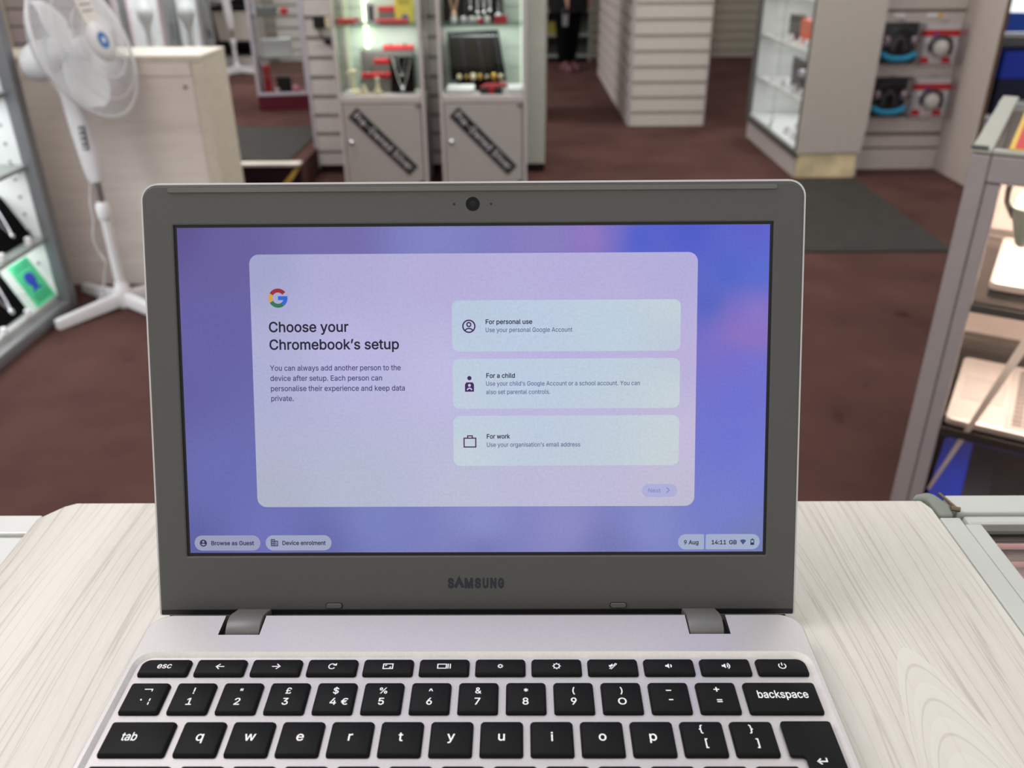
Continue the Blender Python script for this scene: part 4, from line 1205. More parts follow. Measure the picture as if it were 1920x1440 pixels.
CABM = mat('cabinet_grey', (178, 172, 167), .5, 0, .4, .03)
CABF = mat('cabinet_frame', (204, 195, 192), .42, .1, .45, .03)
BACKG = glass('mint_back_glass', (.86, .93, .89), .5)
def jewel_tower(x0, label):
    w = .464; z1 = 1.95
    t = thing('jewellery_cabinet', label, 'display cabinet', (x0 + w / 2, 4.47, 0), 0, 'grey jewellery cabinets on the shop floor')
    h = w / 2; d = .305
    c = B()
    c.box(-h + .002, -h + .018, .004, d, .001, .485); c.box(h - .018, h - .002, .004, d, .001, .485); c.box(-h + .018, h - .018, d - .016, d, .001, .485)
    c.box(-h + .018, h - .018, .004, d - .016, .001, .02)
    c.build('carcass', CABM, t)
    dr = B().box(-h + .022, h - .024, -.012, .003, .02, .447).build('door', CABM, t, bevel=.003)
    kx = -h + .055
    B().lathe([(.013, 0), (.013, .008), (.008, .012), (.004, .018)], 18, Matrix.Translation((kx, -.0122, .249)) @ Matrix.Rotation(PI / 2, 4, 'X')).build('lock', CHROME, dr, smooth=40)
    hg = B(); hg.box(h - .05, h - .022, -.016, -.0125, .025, .038); hg.box(h - .05, h - .022, -.016, -.0125, .43, .443)
    hg.build('door_hinge', mat('dull_steel', (120, 116, 112), .4, .6), dr)
    # diagonal sign
    a = R(-45.5); cxs, czs = -.003, .248
    def sp(u, v, o): return (cxs + u * math.cos(a) - v * math.sin(a), -.0123 - o, czs + u * math.sin(a) + v * math.cos(a))
    sb_ = B(); sb_.loft([[sp(u, v, o) for u, v in ((-.222, -.036), (.222, -.036), (.222, .036), (-.222, .036))] for o in (0, .002)])
    sb_.build('sign', BLACKP, dr)
    bd_ = B()
    for u0, u1, v0, v1 in ((-.218, .218, .031, .033), (-.218, .218, -.033, -.031), (-.218, -.216, -.033, .033), (.216, .218, -.033, .033)):
        bd_.loft([[sp(u, v, o) for u, v in ((u0, v0), (u1, v0), (u1, v1), (u0, v1))] for o in (.0021, .0026)])
    bd_.build('sign_border', mat('grey_border', (110, 110, 112), .5), dr)
    me = text_mesh('Pre-Owned Silver', .050, .405, bold=.002, align='CENTER', res=2, spacing=1.12)
    tb = B(); tb.mesh(me)
    for v in tb.bm.verts: v.co = sp(v.co.x, v.co.y - .015, .0028)
    tb.build('sign_lettering', mat('white_print', (240, 238, 240), .5), dr)
    # uprights, sill, glass part
    for sx in (-1, 1):
        B().box(sx * h - (.018 if sx > 0 else 0), sx * h + (.018 if sx < 0 else 0), -.014, .02, .001, z1).build('upright', CABF, t, bevel=.003)
        B().box(sx * h - (.018 if sx > 0 else 0), sx * h + (.018 if sx < 0 else 0), d - .02, d, .486, z1).build('upright', CABF, t, bevel=.003)
    B().box(-h + .019, h - .019, -.012, d - .001, .452, .488).build('deck', CABF, t, bevel=.003)
    B().box(-h, h, -.014, d, z1 + .001, z1 + .04).build('top', CABF, t, bevel=.003)
    for z in (.836, 1.2, 1.55): B().box(-h + .019, h - .019, .022, d - .022, z - .008, z).build('shelf', glass('green_edge_shelf', (.80, .9, .86), .8), t)
    gb = B(); gb.box(-h + .019, h - .019, 0, .005, .489, z1); gb.build('front_glass', GLASS, t)
    gb = B(); gb.box(-h + .006, -h + .010, .021, d - .021, .489, z1); gb.box(h - .010, h - .006, .021, d - .021, .489, z1)
    gb.build('side_glass', GLASS, t)
    gb = B(); zz = .489
    while zz < z1: gb.box(-h + .019, h - .019, d - .012, d - .006, zz, min(z1, zz + .098)); zz += .104
    gb.box(-h + .019, h - .019, d - .005, d - .002, .489, z1)
    gb.build('back_panel', mat('mint_back', (196, 208, 198), .5, 0, .4, .02), t)
    return t
LT = -.957; RT = -.412
t1 = jewel_tower(LT, 'grey jewellery cabinet with red pads and a cream bust, nearer the raised floor step')
t2 = jewel_tower(RT, 'grey jewellery cabinet holding a broad black board of gold chains')
# vertical light tubes
B().tube([(-.095, .272, .70), (-.095, .272, 1.9)], .010, 12).build('light_tube', TUBEG, t1)
B().tube([(-.195, .26, .50), (-.195, .26, 1.9)], .005, 12).build('light_tube', emit('dim_green_tube', (226, 238, 190), .9), t1)
B().tube([(.205, .26, .50), (.205, .26, 1.9)], .005, 12).build('light_tube', emit('pale_tube', (236, 246, 226), 1.1), t2)
for x_ in (-.725, -.18):
    for z_ in (.825, 1.19): area('cabinet_fill', (x_, 4.60, z_), (.36, .14), 1.35, (.97, 1, .95))  # unseen area lamps added to brighten the cabinet contents

def boxy(nm, label, cat, loc, sz, m, rz=0, bevel=.003, lidm=None, group=None):
    t = thing(nm, label, cat, loc, rz, group)
    B().box(-sz[0] / 2, sz[0] / 2, -sz[1] / 2, sz[1] / 2, .001, sz[2] * .62).build('body', m, t, bevel=bevel)
    B().box(-sz[0] / 2 - .001, sz[0] / 2 + .001, -sz[1] / 2 - .001, sz[1] / 2 + .001, sz[2] * .62 + .0005, sz[2]).build('lid', lidm or m, t, bevel=bevel)
    return t
STEP = mat('grey_step_card', (112, 110, 106), .6)
# left cabinet, lower deck
t = thing('step_display', 'grey stepped stand carrying red pads inside the left jewellery cabinet', 'display stand', (-.72, 4.66, .489))
st_ = B(); st_.box(-.13, .155, .02, .085, .001, .20); st_.box(-.06, .05, -.03, .019, .001, .135); st_.box(-.13, .05, -.075, -.031, .001, .07)
st_.build('steps', STEP, t, bevel=.002)
B().box(-.135, -.115, -.02, .08, .201, .206).build('top_ledge', STEP, t)
for (x, y, z, w_, lb_) in ((-.645, 4.705, .690, .17, 'red pad on the highest step in the left jewellery cabinet'), (-.725, 4.655, .625, .105, 'red pad on the middle step in the left jewellery cabinet'), (-.76, 4.607, .560, .165, 'red pad on the lowest step in the left jewellery cabinet')):
    t = thing('jewellery_pad', lb_, 'jewellery pad', (x, y, z), 0, 'red pads in the left jewellery cabinet')
    B().box(-w_ / 2, w_ / 2, -.02, .02, .001, .028).build('pad', RED, t, bevel=.008, smooth=50)
    for q in (-.25, .2): B().lathe([(.011, .0285), (.011, .033), (.006, .036)], 12, Matrix.Translation((w_ * q, -.012, 0))).build('ring', SILVER, t, smooth=50)
necklace_stand('necklace_stand', 'black necklace stand with wide silver V chain in left jewellery cabinet', (-.617, 4.555, .489), 0, .128, .182, R(8), None, [(0, .05, .150, .0055), (.0, .022, .085, .003)])
t = thing('bracelet_stand', 'cream T-bar bracelet stand with round foot, left corner of left jewellery cabinet', 'jewellery stand', (-.882, 4.55, .489))
B().lathe([(.034, .001), (.035, .012), (.012, .022), (.009, .03), (.009, .095)], 20).build('stem', CREAM, t, smooth=50)
B().tube([(-.032, 0, .098), (-.015, 0, .108), (.0, 0, .112), (.02, 0, .112)], [.008, .011, .013, .011], 12).build('bar', CREAM, t, smooth=60)
for (x, lb_, h_) in ((-.822, 'shorter cream ring stand beside the cream T-bar in left jewellery cabinet', .05), (-.748, 'taller cream ring stand in front of red pads in left jewellery cabinet', .09)):
    t = thing('ring_stand', lb_, 'ring stand', (x, 4.525, .489))
    B().lathe([(.020, .001), (.022, .01), (.018, .022), (.010, .03), (.011, h_ - .012), (.006, h_)], 18).build('cone', CREAM, t, smooth=50)
    B().lathe([(.014, h_ * .72), (.016, h_ * .78), (.014, h_ * .84)], 16).build('ring', SILVER, t, smooth=50)
t = thing('jewellery_tray', 'flat pale tray at the front left of left jewellery cabinet deck', 'tray', (-.905, 4.52, .489))
B().box(-.028, .03, -.016, .016, .001, .010).build('tray', WHITE, t, bevel=.003)
B().ball((.008, 0, .018), .008, 6).build('ring', SILVER, t)
# left cabinet, shelf
ZS = .8365
boxy('jewellery_tray', 'red tray at the left end of the shelf in left jewellery cabinet', 'tray', (-.885, 4.60, ZS), (.11, .10, .022), RED)
boxy('jewellery_tray', 'long red tray at the right end of the shelf in left jewellery cabinet', 'tray', (-.655, 4.58, ZS), (.17, .09, .02), RED)
t = thing('name_plate', 'white strip with small dark lettering on the shelf edge of left jewellery cabinet', 'label', (-.80, 4.512, ZS))
B().box(-.04, .04, -.004, 0, .001, .014).build('plate', WHITE, t)
lp_ = B()
for q in range(9): lp_.box(-.034 + q * .0075, -.029 + q * .0075, -.0048, -.0041, .004, .010)
lp_.build('lettering', mat('blue_grey_print', (90, 96, 130), .5), t)
t = thing('photo_frame', 'small white frame with black panel on the shelf of left jewellery cabinet', 'frame', (-.765, 4.62, ZS))
B().box(-.032, .026, -.006, .006, .001, .10).build('frame', WHITE, t, bevel=.002)
B().box(-.012, .010, -.009, -.0065, .01, .085).build('panel', BLACK, t)
boxy('jewellery_pad', 'red pad high at the back of the shelf in left jewellery cabinet', 'jewellery pad', (-.675, 4.71, ZS), (.13, .05, .075), STEP, 0, .004, RED)
for x, lb_ in ((-.835, 'white round dish on the left red tray in left jewellery cabinet'), (-.735, 'white round dish in front of small white frame in left jewellery cabinet')):
    t = thing('ring_dish', lb_, 'dish', (x, 4.53 if x > -.8 else 4.585, ZS + (.0225 if x < -.8 else .0005)))
    B().lathe([(.012, .001), (.019, .006), (.020, .012), (.015, .009), (.004, .005)], 18).build('dish', WHITE, t, smooth=50)
t = thing('price_card', 'yellow card with blue shape at the right of the shelf in left jewellery cabinet', 'card', (-.597, 4.66, ZS))
B().box(-.05, .05, -.002, .002, .001, .15).build('card', mat('yellow_card', (226, 214, 70), .5), t)
B().prism([(-.022, .005), (.026, .005), (.02, .03), (.004, .04), (-.014, .03)], 0, .001, lambda p: (p[0], -.0022 - p[2], p[1])).build('blue_shape', mat('blue_shape', (70, 96, 170), .5), t)
B().box(-.03, .03, -.0032, -.0022, .085, .13).build('print_block', mat('olive_print', (180, 172, 40), .5), t)
# right cabinet, lower deck: broad black board with gold chains
t = thing('chain_board', 'broad black leaning board hung with rows of gold chains in right jewellery cabinet', 'jewellery stand', (-.222, 4.60, .489), 0)
lean_ = .075
B().hexa([(-.135, .0, .055), (.165, .0, .055), (.165, .014, .055), (-.135, .014, .055)], [(-.155, lean_, .292), (.122, lean_, .304), (.122, lean_ + .014, .304), (-.155, lean_ + .014, .292)]).build('board', BLACK, t, bevel=.002)
B().hexa([(-.10, .0, .001), (.13, .0, .001), (.13, .06, .001), (-.10, .06, .001)], [(-.10, .002, .054), (.13, .002, .054), (.13, .03, .054), (-.10, .03, .054)]).build('foot', BLACK, t)
CHD = mat('dull_gold_chain', (46, 39, 25), .6, 0, .2)
for i in range(14):
    u = (i + .5) / 14
    xt, xb = -.145 + .26 * u, -.118 + .262 * u
    m_ = CHD if i % 5 != 3 else mat('dull_silver_chain', (66, 65, 72), .6, 0, .2)
    B().tube([(xt, lean_ - .012, .275), (xt + .002, lean_ - .014, .268), (xb, .006, .085)], .0022, 5).build('chain', m_, t)
    B().tube([(xt - .004, lean_ - .006, .279), (xt, lean_ - .014, .272), (xt + .004, lean_ - .006, .279)], .002, 5).build('hook', CHROME, t)
    if i % 2 == 1: B().ball((xb, .002, .074), .0085 + .004 * (i % 3), 6, (1, .5, 1.2)).build('pendant', CREAM if i % 4 == 1 else GOLD, t, smooth=60)
for (x, w_, lb_) in ((-.302, .15, 'white padded tray at front left of right jewellery cabinet deck'), (-.008, .092, 'white padded tray at front right of right jewellery cabinet deck')):
    t = thing('jewellery_tray', lb_, 'tray', (x, 4.535, .489), 0, 'white padded trays in the right jewellery cabinet')
    B().hexa([(-w_ / 2, -.03, .001), (w_ / 2, -.03, .001), (w_ / 2, .03, .001), (-w_ / 2, .03, .001)], [(-w_ / 2, -.022, .026), (w_ / 2, -.022, .026), (w_ / 2, .03, .044), (-w_ / 2, .03, .044)]).build('body', WHITE, t, bevel=.006, smooth=50)
    B().box(-w_ / 2 + .01, w_ / 2 - .01, -.0312, -.0285, .008, .02).build('front_label', mat('pale_label', (232, 232, 236), .5), t)
t = thing('gift_box', 'flat black box with red ribbon between the white trays in right jewellery cabinet', 'box', (-.138, 4.53, .489))
B().box(-.06, .06, -.03, .03, .001, .032).build('body', mat('charcoal_box', (38, 38, 44), .5), t, bevel=.003)
rb_ = B(); rb_.box(-.010, .012, -.0315, .0315, .0005, .0335); rb_.box(-.06, .06, -.008, .008, .0322, .0338)
rb_.build('ribbon', RED, t)
B().hexa([(-.05, -.01, .034), (.075, -.01, .034), (.075, .03, .034), (-.05, .03, .034)], [(-.03, .0, .046), (.09, .0, .050), (.09, .03, .050), (-.03, .03, .046)]).build('ribbon_bow', mat('dark_red_ribbon', (158, 20, 36), .5), t, bevel=.004)
# right cabinet, shelf
necklace_stand('necklace_stand', 'black necklace stand with thick gold chain on the shelf of right jewellery cabinet', (-.330, 4.62, ZS), 0, .12, .24, R(8), None, [(0, .036, .19, .007)], mat('rose_gold', (214, 180, 150), .3, .8))
necklace_stand('necklace_stand', 'wide black stand with several silver bracelets on the shelf of right jewellery cabinet', (-.193, 4.62, ZS), 0, .15, .24, R(8), None, [(-.05, .01, .165, .004), (-.012, .012, .185, .005), (.022, .012, .185, .005), (.052, .01, .175, .005)])
necklace_stand('necklace_stand', 'narrow dark chain stand at the right of the right jewellery cabinet shelf', (-.095, 4.63, ZS), 0, .05, .24, R(8), None, [(0, .014, .19, .003)])
for i, x in enumerate((-.325, -.275, -.232, -.197, -.152)):
    t = thing('ring_dish', '%s white dish of the five in a row on right jewellery cabinet shelf' % ('leftmost', 'second', 'middle', 'fourth', 'rightmost')[i], 'dish', (x, 4.535, ZS + .0005), 0, 'white dishes on the right jewellery cabinet shelf')
    B().lathe([(.012, .001), (.016, .006), (.017, .020), (.014, .030), (.008, .034)], 16).build('dish', WHITE, t, smooth=50)
boxy('ring_box', 'small red ring box near centre of right jewellery cabinet shelf', 'box', (-.187, 4.508, ZS), (.026, .02, .024), RED)
t = boxy('ring_box', 'larger red ring box with white top at the right of right jewellery cabinet shelf', 'box', (-.082, 4.53, ZS), (.065, .035, .035), RED)
B().lathe([(.016, .036), (.018, .042), (.008, .05)], 14, Matrix.Translation((-.012, -.006, 0))).build('white_pad', WHITE, t, smooth=50)
t = thing('name_plate', 'grey strip with pale lettering on the shelf edge of right jewellery cabinet', 'label', (-.25, 4.503, ZS))
B().box(-.045, .045, -.004, 0, .001, .013).build('plate', mat('grey_plate', (120, 118, 120), .5), t)
lp_ = B()
for q in range(10): lp_.box(-.039 + q * .0078, -.034 + q * .0078, -.0048, -.0041, .004, .009)
lp_.build('lettering', WHITE, t)

# thin partition seen edge-on behind the cabinets
t = thing('partition_panel', 'narrow beige partition edge standing behind the right jewellery cabinet', 'partition', (.18, 6.35, 0))
B().box(-.035, .035, 0, .03, .001, 2.2).build('panel', mat('beige_edge', (150, 138, 126), .5), t, bevel=.003)
B().box(-.03, .03, .031, .6, .001, 2.2).build('core', mat('dark_taupe', (84, 76, 70), .6), t)

# hazard tape at the corner of the step
tag(B().hexa([(-1.30, 4.339, .03), (-1.255, 4.339, .03), (-1.255, 4.344, .03), (-1.30, 4.344, .03)], [(-1.20, 4.339, .135), (-1.172, 4.339, .14), (-1.172, 4.344, .14), (-1.20, 4.344, .135)]).build('hazard_tape', mat('yellow_tape', (206, 176, 84), .5, 0, .3, .35, 40)),
    'strip of yellow tape on the riser at the corner of the raised floor', 'tape')
tag(B().box(-4.1, -1.18, 4.405, 4.435, .1505, .153).build('hazard_tape', mat('yellow_tape', (206, 176, 84), .5, 0, .3, .35, 40)), 'long yellow tape line along the edge of the raised floor', 'tape')

# mats
tag(B().box(-3.6, -1.25, 4.46, 5.40, .1505, .158).build('floor_mat', DARK), 'dark grey mat on the raised floor just beyond the step', 'mat')
tag(B().prism([(-.35, 3.30), (1.90, 3.295), (1.905, 4.56), (-.35, 4.40)], .001, .008).build('floor_mat', DARK), 'dark grey mat on the carpet before the right-hand white showcase', 'mat')

# ------------------------------------------------------------------ slatwall gondola in the middle distance
gn = thing('slatwall_gondola', 'free-standing grey slatwall block in the middle of the shop floor', 'display stand', (1.085, 6.15, 0))
GF = mat('gondola_front', (208, 203, 193), .5, 0, .4, .03)
GG = mat('gondola_groove', (178, 168, 160), .55, 0, .3, .03)
bd, bk = slat_panel(-.262, .262, .001, 2.1, gap=.03, off=-.0)
bd.build('front_boards', GF, gn); bk.build('front_backing', GG, gn)
b1, b2 = B(), B()
z = .001
while z < 2.1:
    b1.box(-.283, -.274, .005, 2.7, z, min(2.1, z + .074)); z += .104
b1.build('side_boards', mat('gondola_side', (204, 192, 187), .5, 0, .4, .03), gn)
b2.box(-.273, .262, .02, 2.7, .001, 2.1); b2.build('core', GG, gn)
B().box(-.284, -.263, -.006, .004, .001, 2.1).build('corner_trim', mat('grey_trim', (186, 182, 180), .4, .2), gn, bevel=.002)
B().box(.263, .272, -.004, .019, .001, 2.1).build('edge_trim', mat('grey_trim', (186, 182, 180), .4, .2), gn, bevel=.002)

# ------------------------------------------------------------------ shelving at the back and the person
t = thing('shelf_unit', 'dim white shelf unit against the back wall behind the person', 'shelf', (.48, 9.98, 0))
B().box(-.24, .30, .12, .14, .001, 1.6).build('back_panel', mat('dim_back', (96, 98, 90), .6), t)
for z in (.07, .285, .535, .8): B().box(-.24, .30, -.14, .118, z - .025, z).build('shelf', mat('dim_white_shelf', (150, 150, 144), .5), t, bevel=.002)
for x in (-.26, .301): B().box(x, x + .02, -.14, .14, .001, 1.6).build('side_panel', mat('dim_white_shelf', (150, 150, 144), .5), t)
boxy('carton', 'yellowish carton on the back shelf beside the person', 'box', (.37, 9.94, .2855), (.10, .1, .12), mat('yellow_carton', (150, 140, 60), .5))

def skin_body(name, chains, m, parent, sub=2):
    """one continuous surface grown from a joint skeleton: chains share joints by name"""
    idx = {}; vs = []; es = []; rad = []
    for ch in chains:
        prev = None
        for (nm, co, r_) in ch:
            if nm not in idx:
                idx[nm] = len(vs); vs.append(co); rad.append(r_)
            if prev is not None: es.append((idx[prev], idx[nm]))
            prev = nm
    me = bpy.data.meshes.new(name); me.from_pydata(vs, es, [])
    o = bpy.data.objects.new(name, me); COL.objects.link(o)
    md = o.modifiers.new('skin', 'SKIN')
    if not me.skin_vertices:
        pass
    for i, sv in enumerate(me.skin_vertices[0].data):
        r_ = rad[i]
        sv.radius = r_ if isinstance(r_, tuple) else (r_, r_)
        sv.use_root = (i == 0)
    s2 = o.modifiers.new('sub', 'SUBSURF'); s2.levels = sub; s2.render_levels = sub
    me.materials.append(m)
    o.parent = parent
    return o
per = thing('person', 'person in dark coat and black trousers with pink shoes beside the slatwall block', 'person', (.51, 9.2, 0), R(25))
SKINM = mat('skin', (196, 150, 128), .5)
TROU = mat('black_trousers', (10, 10, 12), .9, 0, .1, .1)
def leg_chain(s, fx, fy):
    return [('pelvis', (0, 0, .74), (.13, .10)), ('hip%d' % s, (s * .065, 0, .70), (.085, .085)), ('knee%d' % s, (s * .06 + fx * .4, -.02 + fy * .4, .38), (.062, .062)),
            ('calf%d' % s, (s * .06 + fx * .7, fy * .7, .25), (.055, .058)), ('ankle%d' % s, (s * .06 + fx, fy, .085), (.036, .040)), ('foot%d' % s, (s * .062 + fx, fy - .06, .05), (.034, .034)), ('toe%d' % s, (s * .065 + fx, fy - .13, .035), (.028, .026))]
def arm_chain(s, pts):
    return [('chest', (0, .0, 1.12), (.135, .10))] + [('%s%d' % (n, s), p, r_) for n, p, r_ in pts]
body = skin_body('body', [leg_chain(1, -.01, .02), leg_chain(-1, .0, -.03),
    [('pelvis', (0, 0, .74), .1), ('waist', (0, 0, .92), (.115, .09)), ('chest', (0, .0, 1.12), (.135, .10)), ('neck0', (0, .0, 1.27), (.055, .055)), ('neck1', (0, -.01, 1.33), (.048, .05)), ('head0', (0, -.02, 1.40), (.068, .078)), ('head1', (0, -.02, 1.48), (.072, .088)), ('head2', (0, -.015, 1.55), (.05, .06))],
    arm_chain(1, [('sh', (.17, 0, 1.19), (.06, .06)), ('el', (.215, .01, .95), (.042, .042)), ('wr', (.215, -.04, .74), (.028, .03)), ('ha', (.213, -.05, .68), (.036, .018)), ('f1', (.215, -.055, .63), (.02, .011)), ('f2', (.214, -.058, .59), (.011, .008))]),
    arm_chain(-1, [('sh', (-.17, 0, 1.19), (.06, .06)), ('el', (-.205, .0, .95), (.042, .042)), ('wr', (-.13, -.20, .74), (.028, .03)), ('ha', (-.12, -.205, .69), (.036, .018)), ('f1', (-.118, -.21, .64), (.02, .011)), ('f2', (-.117, -.212, .605), (.011, .008))])],
    SKINM, per)
tr = B()
def ell(cx, cy, z, rx, ry, n=24): return [(cx + rx * math.cos(2 * PI * k / n), cy + ry * math.sin(2 * PI * k / n), z) for k in range(n)]
for s, fx, fy in ((1, -.01, .02), (-1, .0, -.03)):
    tr.loft([ell(s * .06 + fx, fy, .075, .05, .055), ell(s * .06 + fx * .7, fy * .7 - .005, .24, .068, .072), ell(s * .06 + fx * .4, fy * .4 - .015, .40, .080, .082), ell(s * .058, -.005, .58, .092, .096), ell(s * .055, 0, .76, .10, .112)], False, True)
tr.build('trousers', TROU, per, smooth=60)
COAT = mat('dark_grey_coat', (36, 36, 38), .85, 0, .15, .1)
ct = B(); ct.loft([ell(0.02, .02, .56, .205, .165), ell(.01, .01, .66, .205, .16), ell(0, 0, .80, .195, .15), ell(0, 0, .95, .175, .135), ell(0, 0, 1.10, .185, .13), ell(0, 0, 1.20, .17, .11), ell(0, 0, 1.265, .08, .075)], False, False)
ct.build('coat', COAT, per, smooth=60)
for s, pts in ((1, [(.15, 0, 1.19), (.215, .01, .95), (.217, -.035, .755)]), (-1, [(-.15, 0, 1.19), (-.205, 0, .95), (-.134, -.19, .755)])):
    B().tube(smooth_path(pts, 5), [.075 - .0022 * i for i in range(11)], 14).build('sleeve', COAT, per, smooth=60)
hr = B(); hr.ball((0, .015, 1.49), .105, 10, (.88, 1.0, 1.1)); hr.ball((0, .06, 1.40), .085, 8, (.95, .6, 1.3))
hr.build('hair', mat('dark_hair', (34, 26, 22), .6), per, smooth=60)
fc = B(); fc.ball((0, -.108, 1.455), .014, 6, (.8, 1, 1.4)); fc.ball((-.028, -.1, 1.475), .009, 6); fc.ball((.028, -.1, 1.475), .009, 6); fc.ball((0, -.1, 1.425), .016, 6, (1.4, .5, .4))
fc.build('face', mat('skin', (196, 150, 128), .5), per, smooth=60)
for s, fx, fy in ((1, -.01, .02), (-1, .0, -.03)):
    sb_ = B(); cx = s * .06 + fx
    def shl(z, r_, y0, y1): return [(cx + r_ * math.cos(q) * (1.0 if math.sin(q) > 0 else .9), (y0 + y1) / 2 + fy + (y1 - y0) / 2 * math.sin(q), z) for q in [2 * PI * k / 24 for k in range(24)]]
    sb_.loft([shl(.002, .044, -.185, .07), shl(.03, .047, -.185, .072), shl(.055, .043, -.16, .068), shl(.085, .045, -.06, .06)])
    sb_.build('shoe', mat('pink_shoe', (104, 66, 72), .6), per, smooth=60)
t = thing('carrier_bag', 'small pale bag held at the side of the person', 'bag', (.475, 8.985, .40))
B().hexa([(-.026, -.02, .04), (.026, -.02, .04), (.026, .02, .04), (-.026, .02, .04)], [(-.03, -.008, .15), (.03, -.008, .15), (.03, .008, .15), (-.03, .008, .15)]).build('body', mat('pale_bag', (120, 119, 119), .5), t, bevel=.004)
B().tube(smooth_path([(-.025, 0, .148), (-.02, 0, .19), (0, 0, .205), (.02, 0, .19), (.025, 0, .148)]), .003, 6).build('handles', mat('pale_bag', (120, 119, 119), .5), t)

# ------------------------------------------------------------------ white showcase on the right with grey end panel
rs = thing('glass_showcase', 'lit showcase with grey end panel and stained base, right of the slatwall block', 'showcase', (1.575, 4.6, 0))
DGF = mat('dark_grey_frame', (96, 94, 92), .4, .3)
RP = mat('grey_end_panel', (188, 180, 172), .5, 0, .4, .03)
B().prism([(-.002, .135), (.352, .143), (.366, .3), (.366, 2.05), (-.002, 2.05)], -.001, .018, lambda p: (p[0], p[2], p[1])).build('end_panel', RP, rs, bevel=.002)
STN = mat('stained_cream_base', (218, 202, 160), .5, 0, .4, .3, 7)
B().box(.012, .338, .008, .03, .001, .131).build('end_plinth', STN, rs)
B().box(.0, .36, .031, 1.16, .001, .11).build('plinth', mat('grey_plinth', (186, 176, 172), .5), rs)
B().box(.0, .36, .019, 1.16, .131, .165).build('base_board', WHITEP, rs)
B().box(-.012, .01, .019, 1.17, .112, .150).build('bottom_track', DGF, rs, bevel=.002)
B().box(-.012, .01, .019, 1.17, 2.0, 2.04).build('top_track', DGF, rs)
B().box(-.014, .012, 1.125, 1.17, .151, 2.0).build('corner_post', DGF, rs, bevel=.002)
B().box(-.008, .012, .019, .04, .151, 2.0).build('front_post', DGF, rs, bevel=.002)
B().box(.345, .36, .019, 1.17, .166, 2.05).build('back_panel', WHITEP, rs)
B().box(.012, .344, 1.14, 1.17, .166, 2.05).build('far_panel', WHITEP, rs)
for z in (.405, .665, .92): B().box(.02, .344, .02, 1.13, z - .014, z).build('shelf', WHITEP, rs, bevel=.002)
gb = B(); gb.box(.001, .005, .041, .62, .151, 2.0); gb.box(-.006, -.002, .55, 1.124, .151, 2.0)
gb.build('sliding_glass', glass('showcase_glass', (.985, .99, .99), .25), rs)
B().lathe([(.01, 0), (.01, .012)], 14, Matrix.Translation((-.007, .56, .19)) @ Matrix.Rotation(-PI / 2, 4, 'Y')).build('lock', CHROME, rs)
for z_ in (.385, .645, .90): area('right_case_glow', (1.74, 5.15, z_), (.2, .95), 1.25, (.95, .98, 1))
ORG = mat('orange_card', (232, 96, 48), .5)
for (x, y, z, sz, m, lb_) in ((1.70, 5.08, .666, (.06, .17, .13), ORG, 'orange carton on the upper shelf of right white showcase'),
                             (1.70, 5.34, .666, (.06, .12, .14), mat('charcoal_carton', (58, 56, 56), .5), 'charcoal carton behind the orange carton in right white showcase'),
                             (1.74, 4.72, .666, (.06, .09, .16), ORG, 'orange carton nearest the grey end panel in right white showcase'),
                             (1.72, 5.13, .406, (.06, .32, .17), mat('black_camera_box', (46, 46, 48), .5), 'large black carton on the lower shelf of right white showcase'),
                             (1.72, 4.76, .406, (.05, .08, .18), WHITE, 'upright white carton on the lower shelf of right white showcase')):
    boxy('carton', lb_, 'box', (x, y, z), sz, m)
t = thing('action_camera', 'silver and black gadget in front of the large black carton, right white showcase', 'camera', (1.655, 4.93, .406))
B().box(-.02, .02, -.03, .03, .001, .10).build('body', BLACKP, t, bevel=.004)
B().box(-.022, .022, -.045, .045, .101, .135).build('head', mat('pale_silver', (190, 192, 200), .3, .3), t, bevel=.006)
B().lathe([(.016, 0), (.016, .01), (.01, .012)], 16, Matrix.Translation((-.0222, 0, .05)) @ Matrix.Rotation(-PI / 2, 4, 'Y')).build('lens', CHROME, t)
tag(B().lathe([(.022, .001), (.024, .02), (.015, .10), (.026, .13), (.028, .17), (.016, .20), (.004, .205)], 18, Matrix.Translation((1.655, 4.84, .666))).build('speaker', WHITE, smooth=50), 'white bottle-shaped gadget in front of orange cartons, right white showcase', 'gadget')
k = 0
for z, ys, nm in ((.666, (5.50, 5.36, 5.20, 5.02, 4.88, 4.76), 'upper'), (.406, (5.48, 5.25, 5.02, 4.86, 4.74), 'lower'), (.166, (5.35, 5.02, 4.86, 4.74), 'bottom')):
    for i, y in enumerate(ys):
        od = ('farthest', 'second farthest', 'third farthest', 'fourth farthest', 'fifth farthest', 'sixth farthest')[i] if i < len(ys) - 1 else 'nearest'
        t = thing('price_tag', '%s white price tag along the %s shelf of right white showcase' % (od, nm), 'price tag', (1.625 if z > .2 else 1.62, y, z), R(random.uniform(-15, 15)), 'white price tags in the right showcase')
        B().hexa([(-.012, -.03, .001), (.018, -.03, .001), (.018, .03, .001), (-.012, .03, .001)], [(.006, -.03, .042), (.014, -.03, .042), (.014, .03, .042), (.006, .03, .042)]).build('tag', WHITE, t, bevel=.003)
t = thing('tablet_stand', 'white tablet stand with open lid at the bottom of right white showcase', 'tablet stand', (1.76, 5.02, .166))
B().hexa([(-.06, -.12, .001), (.06, -.12, .001), (.06, .12, .001), (-.06, .12, .001)], [(.03, -.19, .15), (.06, -.19, .15), (.06, .19, .15), (.03, .19, .15)]).build('stand', mat('silver_tablet', (196, 196, 190), .4), t, bevel=.004)
B().box(-.08, -.061, -.10, .10, .001, .012).build('foot', WHITE, t)

